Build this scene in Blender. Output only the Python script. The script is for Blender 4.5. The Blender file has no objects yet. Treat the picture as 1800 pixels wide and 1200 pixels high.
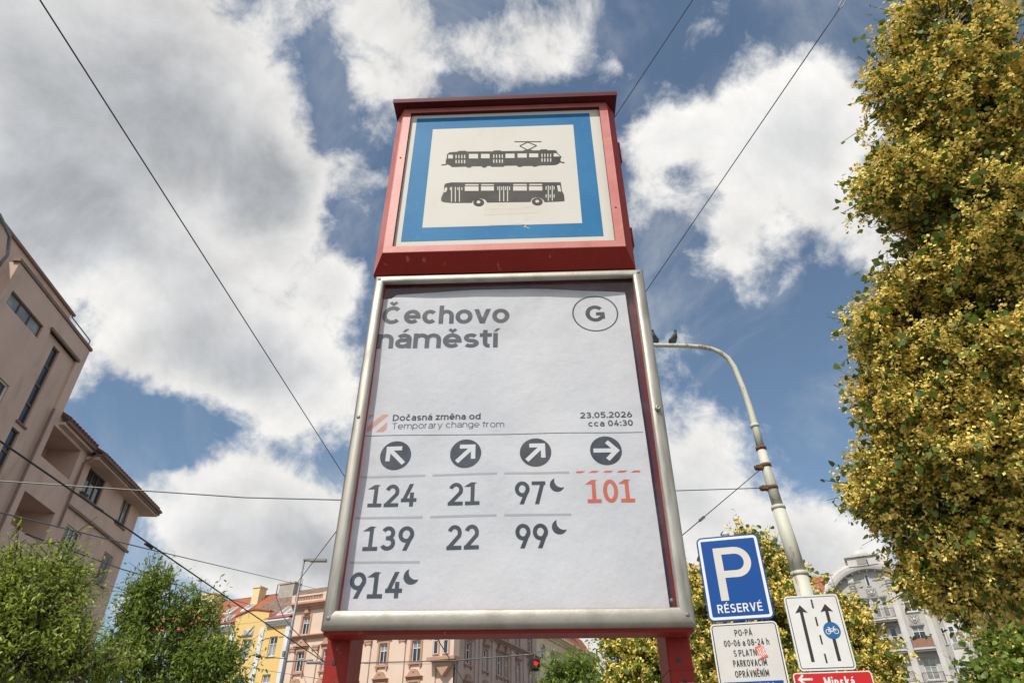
import bpy, math, random
import numpy as np
from mathutils import Matrix, Vector
random.seed(7); rng = np.random.default_rng(11)
SC = bpy.context.scene
COL = SC.collection
R = math.radians
# ------------------------------------------------------------------ camera
EYE = Vector((0, 0, 1.6)); FPX = 1170.0; PITCH = R(35.3)
cam = bpy.data.cameras.new('camera'); cam.lens = 36*FPX/1800; cam.sensor_width = 36
cam.clip_start = .05; cam.clip_end = 3000
camo = bpy.data.objects.new('camera', cam); COL.objects.link(camo)
camo.location = EYE; camo.rotation_euler = (R(90)+PITCH, 0, 0)
SC.camera = camo
# ------------------------------------------------------------------ exposure
SC.view_settings.view_transform = 'Standard'
SC.view_settings.look = 'None'
SC.view_settings.exposure = 0.0
SC.view_settings.gamma = 1.0
SC.view_settings.use_curve_mapping = False
# ------------------------------------------------------------------ sun
SUN_AZ = 210.0; SUN_EL = 50.0
S = Vector((math.sin(R(SUN_AZ))*math.cos(R(SUN_EL)), math.cos(R(SUN_AZ))*math.cos(R(SUN_EL)), math.sin(R(SUN_EL))))
sl = bpy.data.lights.new('sun', 'SUN'); sl.energy = 4.0; sl.angle = R(.53); sl.color = (1, .94, .85)
so = bpy.data.objects.new('sun', sl); COL.objects.link(so)
so.rotation_euler = S.to_track_quat('Z', 'Y').to_euler()
# ------------------------------------------------------------------ sky
def ray(px, py):
    """direction (camera depth 1) through a pixel of the 1800x1200 photograph"""
    x = (px-900)/FPX; v = (600-py)/FPX; c, s = math.cos(PITCH), math.sin(PITCH)
    return Vector((x, c-v*s, s+v*c))
def at(px, py, Y):
    r = ray(px, py); return EYE + r*(Y/r.y)
def atD(px, py, D): return EYE + ray(px, py)*D
def atX(px, py, X):
    r = ray(px, py); return EYE + r*(X/r.x)

W = bpy.data.worlds.new('World'); SC.world = W; W.use_nodes = True
nt = W.node_tree; nt.nodes.clear()
def N(tree, typ, **kw):
    n = tree.nodes.new(typ)
    for k, v in kw.items():
        if k.startswith('_'): setattr(n, k[1:], v)
    return n
def L(tree, a, b): tree.links.new(a, b)
def math_(tree, op, a, b=None, c=None, clamp=False):
    n = tree.nodes.new('ShaderNodeMath'); n.operation = op; n.use_clamp = clamp
    for i, q in enumerate((a, b, c)):
        if q is None: continue
        if isinstance(q, (int, float)): n.inputs[i].default_value = q
        else: tree.links.new(q, n.inputs[i])
    return n.outputs[0]
def smooth(tree, v, a, b, lo=0., hi=1.):
    n = tree.nodes.new('ShaderNodeMapRange'); n.interpolation_type = 'SMOOTHSTEP'
    n.inputs['From Min'].default_value = a; n.inputs['From Max'].default_value = b
    n.inputs['To Min'].default_value = lo; n.inputs['To Max'].default_value = hi
    tree.links.new(v, n.inputs['Value']); return n.outputs['Result']
def noise(tree, vec, scale, detail=8, rough=.55, dist=0., lac=2.):
    n = tree.nodes.new('ShaderNodeTexNoise'); n.inputs['Scale'].default_value = scale
    n.inputs['Detail'].default_value = detail; n.inputs['Roughness'].default_value = rough
    n.inputs['Distortion'].default_value = dist; n.inputs['Lacunarity'].default_value = lac
    if vec is not None: tree.links.new(vec, n.inputs['Vector'])
    return n
def mixc(tree, fac, a, b, mode='MIX'):
    n = tree.nodes.new('ShaderNodeMix'); n.data_type = 'RGBA'; n.blend_type = mode
    for sock, v in ((n.inputs[0], fac), (n.inputs[6], a), (n.inputs[7], b)):
        if isinstance(v, (int, float)): sock.default_value = v
        elif isinstance(v, tuple): sock.default_value = v if len(v) == 4 else (*v, 1)
        else: tree.links.new(v, sock)
    return n.outputs[2]
SKY_STRENGTH = 0.12
sky = nt.nodes.new('ShaderNodeTexSky'); sky.sky_type = 'NISHITA'; sky.sun_disc = False
sky.sun_elevation = R(SUN_EL); sky.sun_rotation = R(SUN_AZ)
sky.air_density = 1.0; sky.dust_density = 1.1; sky.ozone_density = 1.4
tc = nt.nodes.new('ShaderNodeTexCoord'); GEN = tc.outputs['Generated']
# clouds lie where the photograph has them, as soft ellipses of world directions, broken up by noise
CLOUDS = [  # px, py, half width, half height, turn (deg), weight
 (60,120,330,330,0,1.35), (330,90,180,190,35,.9), (430,250,190,170,20,.95), (250,330,290,200,0,1.0), (60,380,200,130,0,1.1), (520,300,100,110,0,.7), (520,440,130,90,-30,.75), (400,650,230,90,-10,.6),
 (500,330,110,90,0,.7), (300,500,260,120,-12,.75), (440,580,210,150,-20,.85), (270,610,150,100,0,.5), (520,700,150,110,-35,.8), (580,520,60,80,0,.6),
 (360,900,190,95,0,1.05), (500,860,130,70,-15,.8), (430,990,220,80,0,1.2), (240,860,60,60,0,.4), (560,960,120,90,0,1.0), (215,1060,70,60,0,.8), (640,1010,120,90,0,.9),
 (600,30,200,110,-14,.50), (760,60,210,125,-8,.60), (940,70,150,105,15,.62), (1075,110,50,55,0,.4), (480,10,90,80,0,.4), (700,150,120,40,-10,.35),
 (1300,210,200,120,-10,.70), (1190,215,100,70,-20,.42), (1420,250,140,120,20,.66), (1330,370,140,150,10,.72), (1260,460,70,90,0,.55), (1480,380,90,130,0,.7),
 (1150,360,60,80,0,.45), (1110,300,60,60,0,.35), (1540,450,60,60,0,.5), (1180,480,60,60,0,.3),
 (1230,810,110,90,15,.85), (1290,930,190,95,10,.95), (1440,960,130,75,12,.8), (1350,1010,180,60,0,.9), (1210,890,90,90,0,.6), (1560,1000,120,60,0,.5),
 (640,340,50,70,20,.35), (680,200,80,50,-30,.35), (1170,600,70,60,0,.25), (1120,250,70,40,0,.35), (1500,250,80,90,0,.5), (1090,420,60,80,20,.35), (1400,500,230,30,6,.30), (1560,480,120,60,0,.3), (180,700,90,20,-40,.15), (900,650,300,200,0,.5), (1000,1130,160,60,0,.9),
]
wv = noise(nt, GEN, 5.0, 5, .6)
def vmath(tree, op, a, b=None, s=None):
    n = tree.nodes.new('ShaderNodeVectorMath'); n.operation = op
    for i, q in enumerate((a, b)):
        if q is None: continue
        if isinstance(q, tuple): n.inputs[i].default_value = q
        else: tree.links.new(q, n.inputs[i])
    if s is not None: n.inputs['Scale'].default_value = s
    return n
off = vmath(nt, 'SUBTRACT', wv.outputs['Color'], (.5,.5,.5))
off = vmath(nt, 'SCALE', off.outputs[0], s=.16)
wd = vmath(nt, 'ADD', GEN, off.outputs[0])
def blobs_at(shift):
    src = wd.outputs[0]
    if shift: src = vmath(nt, 'ADD', src, shift).outputs[0]
    acc = None
    for px, py, a, b, rot, w in CLOUDS:
        d = ray(px, py); m = d.length; d = d/m
        X = Vector((d.y, -d.x, 0)).normalized(); Y = d.cross(X)*-1.0
        if Y.z < 0: Y = -Y
        X2 = X*math.cos(R(rot)) + Y*math.sin(R(rot)); Y2 = -X*math.sin(R(rot)) + Y*math.cos(R(rot))
        M = Matrix((X2, Y2, X2.cross(Y2))).transposed()
        mp = nt.nodes.new('ShaderNodeMapping'); mp.vector_type = 'TEXTURE'
        mp.inputs['Location'].default_value = d; mp.inputs['Rotation'].default_value = M.to_euler('XYZ')
        ra = a/FPX/m; rb = b/FPX/m
        mp.inputs['Scale'].default_value = (ra*1.25, rb*1.25, .6)
        L(nt, src, mp.inputs['Vector'])
        ln = vmath(nt, 'LENGTH', mp.outputs[0])
        g = smooth(nt, ln.outputs['Value'], 0, 1, w, 0)
        acc = g if acc is None else math_(nt, 'ADD', acc, g)
    return acc
acc = blobs_at(None)
# the rest of the sky, outside the frame: ordinary broken cloud
sep = nt.nodes.new('ShaderNodeSeparateXYZ'); L(nt, GEN, sep.inputs[0])
dc = ray(900, 600).normalized()
dotc = vmath(nt, 'DOT_PRODUCT', GEN, tuple(dc)).outputs['Value']
outside = smooth(nt, dotc, .62, .45)
wild = noise(nt, GEN, 2.2, 3, .5)
wildb = math_(nt, 'MULTIPLY', outside, smooth(nt, wild.outputs['Fac'], .42, .62, 0, .9))
acc = math_(nt, 'ADD', acc, wildb)
fb = noise(nt, GEN, 4.6, 13, .60, .25)
fb2 = noise(nt, GEN, 16.0, 10, .66, .35)
fsum = math_(nt, 'ADD', math_(nt, 'MULTIPLY', math_(nt, 'SUBTRACT', fb.outputs['Fac'], .5), 2.0),
             math_(nt, 'MULTIPLY', math_(nt, 'SUBTRACT', fb2.outputs['Fac'], .5), 1.15))
dens = math_(nt, 'ADD', acc, fsum)
alpha = smooth(nt, dens, .08, .72)
# thin veil
veil = noise(nt, GEN, 3.0, 8, .6, .8)
alpha = math_(nt, 'MAXIMUM', alpha, smooth(nt, veil.outputs['Fac'], .42, .72, 0.02, .40))
# relief: the same noise a step towards the sun
sh = vmath(nt, 'ADD', GEN, tuple(S*.028)); fbs = noise(nt, sh.outputs[0], 4.6, 13, .60, .25)
rel = math_(nt, 'SUBTRACT', fb.outputs['Fac'], fbs.outputs['Fac'])
thk = math_(nt, 'ADD', acc, math_(nt, 'MULTIPLY', fsum, .45))
thick = smooth(nt, thk, .55, 2.3)
big = noise(nt, GEN, 1.9, 4, .55, .3)
lum = math_(nt, 'SUBTRACT', 7.0, math_(nt, 'MULTIPLY', thick, 3.4))
lum = math_(nt, 'ADD', lum, math_(nt, 'MULTIPLY', math_(nt, 'SUBTRACT', big.outputs['Fac'], .5), 4.5))
lum = math_(nt, 'ADD', lum, math_(nt, 'MULTIPLY', rel, 7.0))
lum = math_(nt, 'ADD', lum, math_(nt, 'MULTIPLY', math_(nt, 'SUBTRACT', fb2.outputs['Fac'], .5), 1.1))
lum = math_(nt, 'MAXIMUM', lum, 2.4)
tint = mixc(nt, thick, (1.0, .985, .96), (.93, .97, 1.03))
cl = nt.nodes.new('ShaderNodeMix'); cl.data_type = 'RGBA'; cl.blend_type = 'MULTIPLY'; cl.inputs[0].default_value = 1
L(nt, tint, cl.inputs[6]); cr = nt.nodes.new('ShaderNodeCombineColor')
for i in range(3): L(nt, lum, cr.inputs[i])
L(nt, cr.outputs[0], cl.inputs[7])
skyc = mixc(nt, 1.0, sky.outputs[0], (1.02, 1.08, 1.04), 'MULTIPLY')
fin = mixc(nt, alpha, skyc, cl.outputs[2])
bg = nt.nodes.new('ShaderNodeBackground'); bg.inputs[1].default_value = SKY_STRENGTH
L(nt, fin, bg.inputs[0])
wo = nt.nodes.new('ShaderNodeOutputWorld'); L(nt, bg.outputs[0], wo.inputs[0])
W.cycles.sampling_method = 'MANUAL'; W.cycles.sample_map_resolution = 512

# ------------------------------------------------------------------ materials
def mat(name, col, rough=.6, metal=0., col2=None, nscale=6., lo=.35, hi=.7, bump=0., bscale=40., spec=.5, detail=6, stretch=None, col3=None, n3=2.5, lo3=.55, hi3=.75, coord='Object', rough2=None, coat=0.):
    m = bpy.data.materials.new(name); m.use_nodes = True; t = m.node_tree
    b = t.nodes['Principled BSDF']; b.inputs['Roughness'].default_value = rough; b.inputs['Metallic'].default_value = metal
    b.inputs['Specular IOR Level'].default_value = spec; b.inputs['Base Color'].default_value = (*col, 1)
    b.inputs['Coat Weight'].default_value = coat
    tcn = t.nodes.new('ShaderNodeTexCoord'); v = tcn.outputs[coord]
    if stretch:
        mp = t.nodes.new('ShaderNodeMapping'); mp.inputs['Scale'].default_value = stretch; t.links.new(v, mp.inputs['Vector']); v = mp.outputs[0]
    if col2 is not None:
        n = noise(t, v, nscale, detail, .6); f = smooth(t, n.outputs['Fac'], lo, hi)
        c = mixc(t, f, tuple(col), tuple(col2))
        if col3 is not None:
            n3_ = noise(t, v, n3, 8, .65, .4); f3 = smooth(t, n3_.outputs['Fac'], lo3, hi3); c = mixc(t, f3, c, tuple(col3))
        t.links.new(c, b.inputs['Base Color'])
        if rough2 is not None: t.links.new(smooth(t, n.outputs['Fac'], lo, hi, rough, rough2), b.inputs['Roughness'])
    if bump > 0:
        nb = noise(t, v, bscale, 6, .6); bp = t.nodes.new('ShaderNodeBump'); bp.inputs['Strength'].default_value = bump
        bp.inputs['Distance'].default_value = .02; t.links.new(nb.outputs['Fac'], bp.inputs['Height']); t.links.new(bp.outputs[0], b.inputs['Normal'])
    return m
def leafmat(name, c1, c2, trans=.35, rough=.5):
    m = bpy.data.materials.new(name); m.use_nodes = True; t = m.node_tree; b = t.nodes['Principled BSDF']
    b.inputs['Roughness'].default_value = rough; b.inputs['Specular IOR Level'].default_value = .3
    at_ = t.nodes.new('ShaderNodeAttribute'); at_.attribute_name = 'tint'
    c = mixc(t, at_.outputs['Fac'], tuple(c1), tuple(c2)); t.links.new(c, b.inputs['Base Color'])
    tr = t.nodes.new('ShaderNodeBsdfTranslucent'); c3 = mixc(t, .5, c, tuple(x*1.6 for x in c2)); t.links.new(c3, tr.inputs['Color'])
    mx = t.nodes.new('ShaderNodeMixShader'); mx.inputs[0].default_value = trans
    t.links.new(b.outputs[0], mx.inputs[1]); t.links.new(tr.outputs[0], mx.inputs[2])
    t.links.new(mx.outputs[0], t.nodes['Material Output'].inputs['Surface'])
    return m
M = {}
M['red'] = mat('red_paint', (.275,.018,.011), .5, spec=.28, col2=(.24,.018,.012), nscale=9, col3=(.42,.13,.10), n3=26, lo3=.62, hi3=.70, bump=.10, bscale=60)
M['redlit'] = mat('sunlit_red_paint', (.46,.024,.016), .5, spec=.3, col2=(.38,.02,.02), nscale=12)  # inner case walls: red brightened in the colour as if sunlit
M['redfadelit'] = mat('lit_faded_red_paint', (.55,.19,.165), .5, col2=(.47,.13,.115), nscale=10, col3=(.62,.33,.20), n3=5, lo3=.56, hi3=.8, bump=.04, bscale=80)  # faded red with sunlight put into its paler colour
M['reddark'] = mat('shaded_dark_red_paint', (.10,.010,.012), .6, spec=.25, col2=(.075,.009,.010), nscale=12)  # red darkened in colour to carry shade on roof, top rim, bezel lip
M['steel'] = mat('brushed_steel', (.42,.395,.345), .50, .7, col2=(.33,.31,.27), nscale=7, lo=.4, hi=.75, stretch=(3,3,3), col3=(.33,.22,.13), n3=9, lo3=.64, hi3=.78, bump=.05, bscale=30, rough2=.56)
M['steelv'] = mat('brushed_steel_upright', (.40,.38,.34), .48, .72, col2=(.25,.24,.21), nscale=9, lo=.4, hi=.7, stretch=(6,6,.9), col3=(.28,.26,.20), n3=5, lo3=.62, hi3=.8, bump=.04, bscale=30, rough2=.54)
M['paper'] = mat('poster_paper', (.71,.705,.72), .7, col2=(.64,.64,.66), nscale=6, col3=(.50,.49,.495), n3=3.2, lo3=.52, hi3=.85, spec=.25, bump=.35, bscale=7)
M['ink'] = mat('grey_ink', (.036,.038,.043), .6, col2=(.055,.058,.064), nscale=40, spec=.3)
M['inklight'] = mat('worn_ink', (.11,.115,.12), .6, col2=(.065,.068,.074), nscale=7, lo=.35, hi=.6, spec=.3)
M['inkgrey'] = mat('pale_grey_ink', (.44,.44,.455), .7)
M['inkorange'] = mat('orange_ink', (.62,.115,.045), .6, col2=(.66,.15,.07), nscale=20)
M['inkpeach'] = mat('faded_orange_ink', (.66,.33,.24), .6)
M['paperwhite'] = mat('white_print', (.72,.72,.73), .6)
M['panel'] = mat('cream_panel', (.61,.595,.545), .6, col2=(.585,.565,.505), nscale=4, col3=(.54,.48,.40), n3=7, lo3=.6, hi3=.8, spec=.2)
M['panelpink'] = mat('sticker_residue', (.585,.55,.485), .7, col2=(.55,.45,.39), nscale=30, lo=.52, hi=.7, stretch=(.4,1,3))
M['blue'] = mat('blue_print', (.014,.145,.33), .6, spec=.2, col2=(.03,.185,.38), nscale=3.5, lo=.3, hi=.75, col3=(.06,.22,.38), n3=45, lo3=.55, hi3=.8)
M['black'] = mat('black_print', (.045,.040,.038), .6, spec=.2, col2=(.075,.07,.068), nscale=15)
M['signblue'] = mat('sign_blue', (.004,.065,.28), .4, spec=.3)
M['signwhite'] = mat('sign_white', (.74,.75,.75), .4, col2=(.70,.70,.68), nscale=6)
M['signgrey'] = mat('sign_reflective_grey', (.62,.60,.57), .5, col2=(.57,.56,.53), nscale=5)
M['signedge'] = mat('sign_edge_metal', (.45,.46,.47), .4, .8)
M['signred'] = mat('sign_red', (.55,.012,.014), .35)
M['signblack'] = mat('sign_black', (.025,.022,.022), .5)
M['bikeblue'] = mat('bike_blue', (.012,.12,.34), .45)
M['sticker'] = mat('torn_sticker', (.62,.10,.06), .7, col2=(.75,.55,.48), nscale=60, lo=.5, hi=.56, stretch=(1,1,1))
M['cream_pole'] = mat('weathered_cream_paint', (.60,.60,.52), .6, col2=(.50,.51,.43), nscale=5, col3=(.24,.11,.055), n3=5, lo3=.55, hi3=.66, bump=.15, bscale=25, stretch=(1,1,.35))
M['rust'] = mat('rusty_iron', (.16,.08,.045), .8, col2=(.09,.05,.03), nscale=20)
M['galv'] = mat('galvanised_steel', (.26,.27,.27), .55, .5, col2=(.19,.20,.20), nscale=8)
M['wire'] = mat('wire_metal', (.05,.05,.052), .55, .4)
M['wirepale'] = mat('pale_wire', (.17,.17,.165), .5, .6)
M['brown'] = mat('brown_render', (.64,.475,.39), .9, col2=(.56,.41,.335), nscale=.5, lo=.35, hi=.75, bump=.15, bscale=14, spec=.2, col3=(.42,.31,.255), n3=1.1, lo3=.5, hi3=.78, stretch=(1,1,.35))
M['browntrim'] = mat('brown_trim', (.24,.16,.13), .85, col2=(.20,.13,.11), nscale=2)
M['frame_dark'] = mat('dark_window_frame', (.10,.085,.075), .6)
M['frame_white'] = mat('white_window_frame', (.72,.72,.70), .5)
def glassmat(name, col, rough=.05):
    m = mat(name, col, rough, col2=tuple(c*1.8 for c in col), nscale=1.3, lo=.4, hi=.7, spec=.8); return m
M['glass'] = glassmat('window_glass', (.022,.026,.032))
M['glassc'] = glassmat('curtained_glass', (.20,.20,.19), .12)
M['yellow'] = mat('yellow_render', (.72,.53,.23), .9, col2=(.76,.52,.19), nscale=.6, spec=.2)
M['white_render'] = mat('white_render', (.72,.74,.78), .85, col2=(.62,.64,.68), nscale=1.5, spec=.2)
M['eave_tile'] = mat('dark_eave_tiles', (.20,.065,.045), .8, col2=(.13,.045,.035), nscale=5)
M['redmetal'] = mat('red_sheet_roof', (.40,.10,.085), .55, col2=(.34,.08,.07), nscale=2)
M['pink'] = mat('pale_pink_render', (.72,.565,.46), .9, col2=(.66,.51,.41), nscale=.5, spec=.2, bump=.08, bscale=6)
M['pinktrim'] = mat('ochre_pink_trim', (.50,.30,.215), .85, col2=(.42,.25,.18), nscale=1.2, spec=.2)
M['pinkdark'] = mat('shaded_pink_render', (.46,.37,.335), .9, col2=(.40,.32,.29), nscale=.6, spec=.2)  # pink render darkened, shade of the side wall is in the colour
M['pinkdtrim'] = mat('shaded_pink_trim', (.36,.24,.20), .85, col2=(.30,.20,.17), nscale=1.2, spec=.2)  # trim of the same side wall, its shade mixed into the colour
M['paley'] = mat('pale_yellow_render', (.66,.56,.40), .9, col2=(.60,.51,.36), nscale=.6, spec=.2)
M['greyw'] = mat('grey_white_stucco', (.50,.485,.465), .9, col2=(.42,.405,.39), nscale=.45, spec=.2, col3=(.36,.34,.32), n3=1.4, lo3=.52, hi3=.8, bump=.1, bscale=5)
M['greyl'] = mat('light_stucco', (.60,.585,.565), .9, col2=(.52,.50,.48), nscale=.7, spec=.2)
M['greyd'] = mat('weathered_stucco', (.34,.325,.30), .9, col2=(.27,.255,.235), nscale=.8, spec=.2)
M['greenbox'] = mat('green_sheet', (.06,.13,.105), .7, col2=(.08,.17,.13), nscale=3)
M['redboards'] = mat('red_brown_sheet', (.30,.16,.115), .8, col2=(.25,.13,.095), nscale=3)
def tilemat(name, c1, c2, sx=3.2, sz=4.2):
    m = bpy.data.materials.new(name); m.use_nodes = True; t = m.node_tree; b = t.nodes['Principled BSDF']; b.inputs['Roughness'].default_value = .85
    tcn = t.nodes.new('ShaderNodeTexCoord'); mp = t.nodes.new('ShaderNodeMapping'); mp.inputs['Rotation'].default_value = (0,0,0)
    t.links.new(tcn.outputs['Object'], mp.inputs['Vector'])
    sp = t.nodes.new('ShaderNodeSeparateXYZ'); t.links.new(mp.outputs[0], sp.inputs[0]); cb = t.nodes.new('ShaderNodeCombineXYZ')
    t.links.new(sp.outputs[0], cb.inputs[0]); t.links.new(sp.outputs[2], cb.inputs[1])
    br = t.nodes.new('ShaderNodeTexBrick'); br.inputs['Scale'].default_value = sx; br.inputs['Color1'].default_value = (*c1,1); br.inputs['Color2'].default_value = (*c2,1)
    br.inputs['Mortar'].default_value = tuple(x*.4 for x in c1)+(1,); br.inputs['Mortar Size'].default_value = .035; br.inputs['Brick Width'].default_value = .9; br.inputs['Row Height'].default_value = .55
    t.links.new(cb.outputs[0], br.inputs['Vector'])
    n = noise(t, tcn.outputs['Object'], 1.5, 6, .6); c = mixc(t, smooth(t, n.outputs['Fac'], .35, .7), br.outputs['Color'], tuple(x*.7 for x in c2), 'MIX')
    n.inputs['Scale'].default_value = 4; c = mixc(t, .65, c, br.outputs['Color'])
    t.links.new(c, b.inputs['Base Color'])
    bp = t.nodes.new('ShaderNodeBump'); bp.inputs['Strength'].default_value = .5; t.links.new(br.outputs['Fac'], bp.inputs['Height']); bp.invert = True
    t.links.new(bp.outputs[0], b.inputs['Normal']); return m
M['tile_red'] = tilemat('orange_red_roof_tiles', (.42,.135,.065), (.34,.11,.06))
M['tile_brown'] = tilemat('mottled_brown_roof_tiles', (.30,.19,.14), (.15,.10,.08))
M['ch_yellow'] = mat('yellow_chimney_render', (.74,.60,.36), .9)
M['ch_grey'] = mat('cement_chimney', (.42,.38,.33), .9, col2=(.34,.31,.27), nscale=2)
M['bark'] = mat('bark', (.10,.075,.05), .95, col2=(.06,.045,.03), nscale=9, bump=.6, bscale=20, stretch=(1,1,.2))
M['leaf_dark'] = leafmat('linden_leaf', (.028,.050,.008), (.17,.24,.040), .28)
M['leaf_ash'] = leafmat('ash_leaf', (.070,.125,.014), (.46,.54,.10), .35, .35)
M['leaf_mid'] = leafmat('shade_tree_leaf', (.045,.09,.013), (.28,.37,.065), .35, .42)
M['leaf_deep'] = leafmat('deep_green_leaf', (.018,.040,.014), (.055,.095,.028), .25)
M['blossom'] = leafmat('linden_blossom', (.56,.40,.06), (.97,.82,.26), .20, .8)
M['asphalt'] = mat('asphalt', (.05,.05,.05), .9, col2=(.065,.065,.063), nscale=3, bump=.3, bscale=80)
M['pave'] = mat('paving', (.25,.24,.225), .85, col2=(.20,.19,.18), nscale=4, bump=.2)
M['kerb'] = mat('granite_kerb', (.32,.31,.30), .8, col2=(.24,.235,.23), nscale=20)
M['soil'] = mat('ground_earth', (.16,.15,.125), .95, col2=(.12,.115,.09), nscale=2)
def emis(name, col, s):
    m = bpy.data.materials.new(name); m.use_nodes = True; b = m.node_tree.nodes['Principled BSDF']
    b.inputs['Base Color'].default_value = (*col, 1); b.inputs['Emission Color'].default_value = (*col, 1); b.inputs['Emission Strength'].default_value = s; return m
M['redlamp'] = emis('lit_red_signal', (1., .02, .03), 1.0)
M['feather'] = mat('pigeon_feathers', (.09,.10,.12), .6, col2=(.05,.06,.08), nscale=30)
M['feather2'] = mat('pigeon_neck', (.03,.07,.07), .4)
# thin clear glazing of the poster case: lets the sun through, mirrors the sky
def glazing():
    m = bpy.data.materials.new('case_glazing'); m.use_nodes = True; t = m.node_tree; t.nodes.clear()
    tr = t.nodes.new('ShaderNodeBsdfTransparent'); tr.inputs[0].default_value = (.95,.955,.96,1)
    gl = t.nodes.new('ShaderNodeBsdfGlossy'); gl.inputs['Roughness'].default_value = .08; gl.inputs[0].default_value = (.9,.92,1,1)
    df = t.nodes.new('ShaderNodeBsdfDiffuse'); df.inputs[0].default_value = (.62,.62,.63,1)
    tcn = t.nodes.new('ShaderNodeTexCoord'); n = noise(t, tcn.outputs['Object'], 7, 9, .7, .6)
    mpn = t.nodes.new('ShaderNodeMapping'); mpn.inputs['Scale'].default_value = (30, 1, 6); mpn.inputs['Rotation'].default_value = (0, .2, 0); t.links.new(tcn.outputs['Object'], mpn.inputs[0])
    n2 = noise(t, mpn.outputs[0], 5, 4, .6); sc = math_(t, 'MULTIPLY', smooth(t, n2.outputs['Fac'], .66, .74, 0, .10), smooth(t, n.outputs['Fac'], .5, .7))
    dirt = math_(t, 'ADD', smooth(t, n.outputs['Fac'], .45, .8, .0, .05), sc)
    m1 = t.nodes.new('ShaderNodeMixShader'); t.links.new(dirt, m1.inputs[0]); t.links.new(tr.outputs[0], m1.inputs[1]); t.links.new(df.outputs[0], m1.inputs[2])
    lw = t.nodes.new('ShaderNodeLayerWeight'); lw.inputs[0].default_value = .5; f = math_(t, 'ADD', .03, math_(t, 'MULTIPLY', math_(t, 'POWER', lw.outputs['Facing'], 5.0), .8))
    m2 = t.nodes.new('ShaderNodeMixShader'); t.links.new(f, m2.inputs[0]); t.links.new(m1.outputs[0], m2.inputs[1]); t.links.new(gl.outputs[0], m2.inputs[2])
    o = t.nodes.new('ShaderNodeOutputMaterial'); t.links.new(m2.outputs[0], o.inputs[0]); return m
M['glazing'] = glazing()

# ------------------------------------------------------------------ mesh helpers
class MB:
    def __init__(s, T=None): s.v = []; s.f = []; s.T = T
    def add(s, vs, fs):
        b = len(s.v)
        if s.T is not None: vs = [tuple(s.T @ Vector(p)) for p in vs]
        s.v += [tuple(p) for p in vs]; s.f += [tuple(i+b for i in f) for f in fs]; return s
    def box(s, x0, x1, y0, y1, z0, z1):
        return s.add([(x0,y0,z0),(x1,y0,z0),(x1,y1,z0),(x0,y1,z0),(x0,y0,z1),(x1,y0,z1),(x1,y1,z1),(x0,y1,z1)],
                     [(0,3,2,1),(4,5,6,7),(0,1,5,4),(1,2,6,5),(2,3,7,6),(3,0,4,7)])
    def quad(s, a, b, c, d): return s.add([a,b,c,d], [(0,1,2,3)])
    def prism_y(s, pts, y0, y1):
        """polygon in x,z (counter-clockwise seen from -y) extruded along y"""
        n = len(pts); vs = [(x,y0,z) for x,z in pts]+[(x,y1,z) for x,z in pts]
        fs = [tuple(range(n)), tuple(range(2*n-1, n-1, -1))]+[(i, i+n, (i+1)%n+n, (i+1)%n) for i in range(n)]
        return s.add(vs, fs)
    def prism_x(s, pts, x0, x1):
        n = len(pts); vs = [(x0,y,z) for y,z in pts]+[(x1,y,z) for y,z in pts]
        fs = [tuple(range(n)), tuple(range(2*n-1, n-1, -1))]+[(i, i+n, (i+1)%n+n, (i+1)%n) for i in range(n)]
        return s.add(vs, fs)
    def tube(s, pts, rad, n=8, cap=True):
        pts = [Vector(p) for p in pts]; m = len(pts)
        if isinstance(rad, (int, float)): rad = [rad]*m
        ref = None; vs = []
        for i, p in enumerate(pts):
            d = (pts[min(i+1,m-1)]-pts[max(i-1,0)]).normalized()
            if ref is None: ref = Vector((0,0,1)) if abs(d.z) < .9 else Vector((1,0,0))
            a = ref - d*ref.dot(d)
            if a.length < 1e-5: a = d.orthogonal()
            a.normalize(); b = d.cross(a); ref = a
            for k in range(n):
                t = 2*math.pi*k/n; vs.append(p+(a*math.cos(t)+b*math.sin(t))*rad[i])
        fs = [(i*n+k, i*n+(k+1)%n, (i+1)*n+(k+1)%n, (i+1)*n+k) for i in range(m-1) for k in range(n)]
        if cap: fs += [tuple(range(n-1,-1,-1)), tuple((m-1)*n+k for k in range(n))]
        return s.add(vs, fs)
    def lathe(s, prof, c=(0,0,0), n=16, axis='z'):
        vs = []
        for r, h in prof:
            for k in range(n):
                t = 2*math.pi*k/n; p = (r*math.cos(t), r*math.sin(t), h)
                if axis == 'y': p = (r*math.cos(t), h, r*math.sin(t))
                vs.append((p[0]+c[0], p[1]+c[1], p[2]+c[2]))
        m = len(prof)
        fs = [(i*n+k, i*n+(k+1)%n, (i+1)*n+(k+1)%n, (i+1)*n+k) for i in range(m-1) for k in range(n)]
        fs += [tuple(range(n-1,-1,-1)), tuple((m-1)*n+k for k in range(n))]
        return s.add(vs, fs)
    def build(s, name, m=None, parent=None, smooth_=False, bevel=0., loc=None):
        me = bpy.data.meshes.new(name); me.from_pydata(s.v, [], s.f); me.update()
        if m is not None: me.materials.append(m)
        if smooth_:
            me.polygons.foreach_set('use_smooth', [True]*len(me.polygons))
        o = bpy.data.objects.new(name, me); COL.objects.link(o)
        if parent is not None: o.parent = parent
        if loc: o.location = loc
        if bevel:
            b = o.modifiers.new('bevel', 'BEVEL'); b.width = bevel; b.segments = 3; b.limit_method = 'ANGLE'; b.angle_limit = R(40); b.harden_normals = False
        return o
def tag(o, label=None, cat=None, group=None, kind=None):
    if label: o['label'] = label
    if cat: o['category'] = cat
    if group: o['group'] = group
    if kind: o['kind'] = kind
    return o
def empty(name, loc=(0,0,0), rz=0.):
    o = bpy.data.objects.new(name, None); COL.objects.link(o); o.location = loc; o.rotation_euler = (0,0,rz); o.empty_display_size = .2; return o
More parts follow.
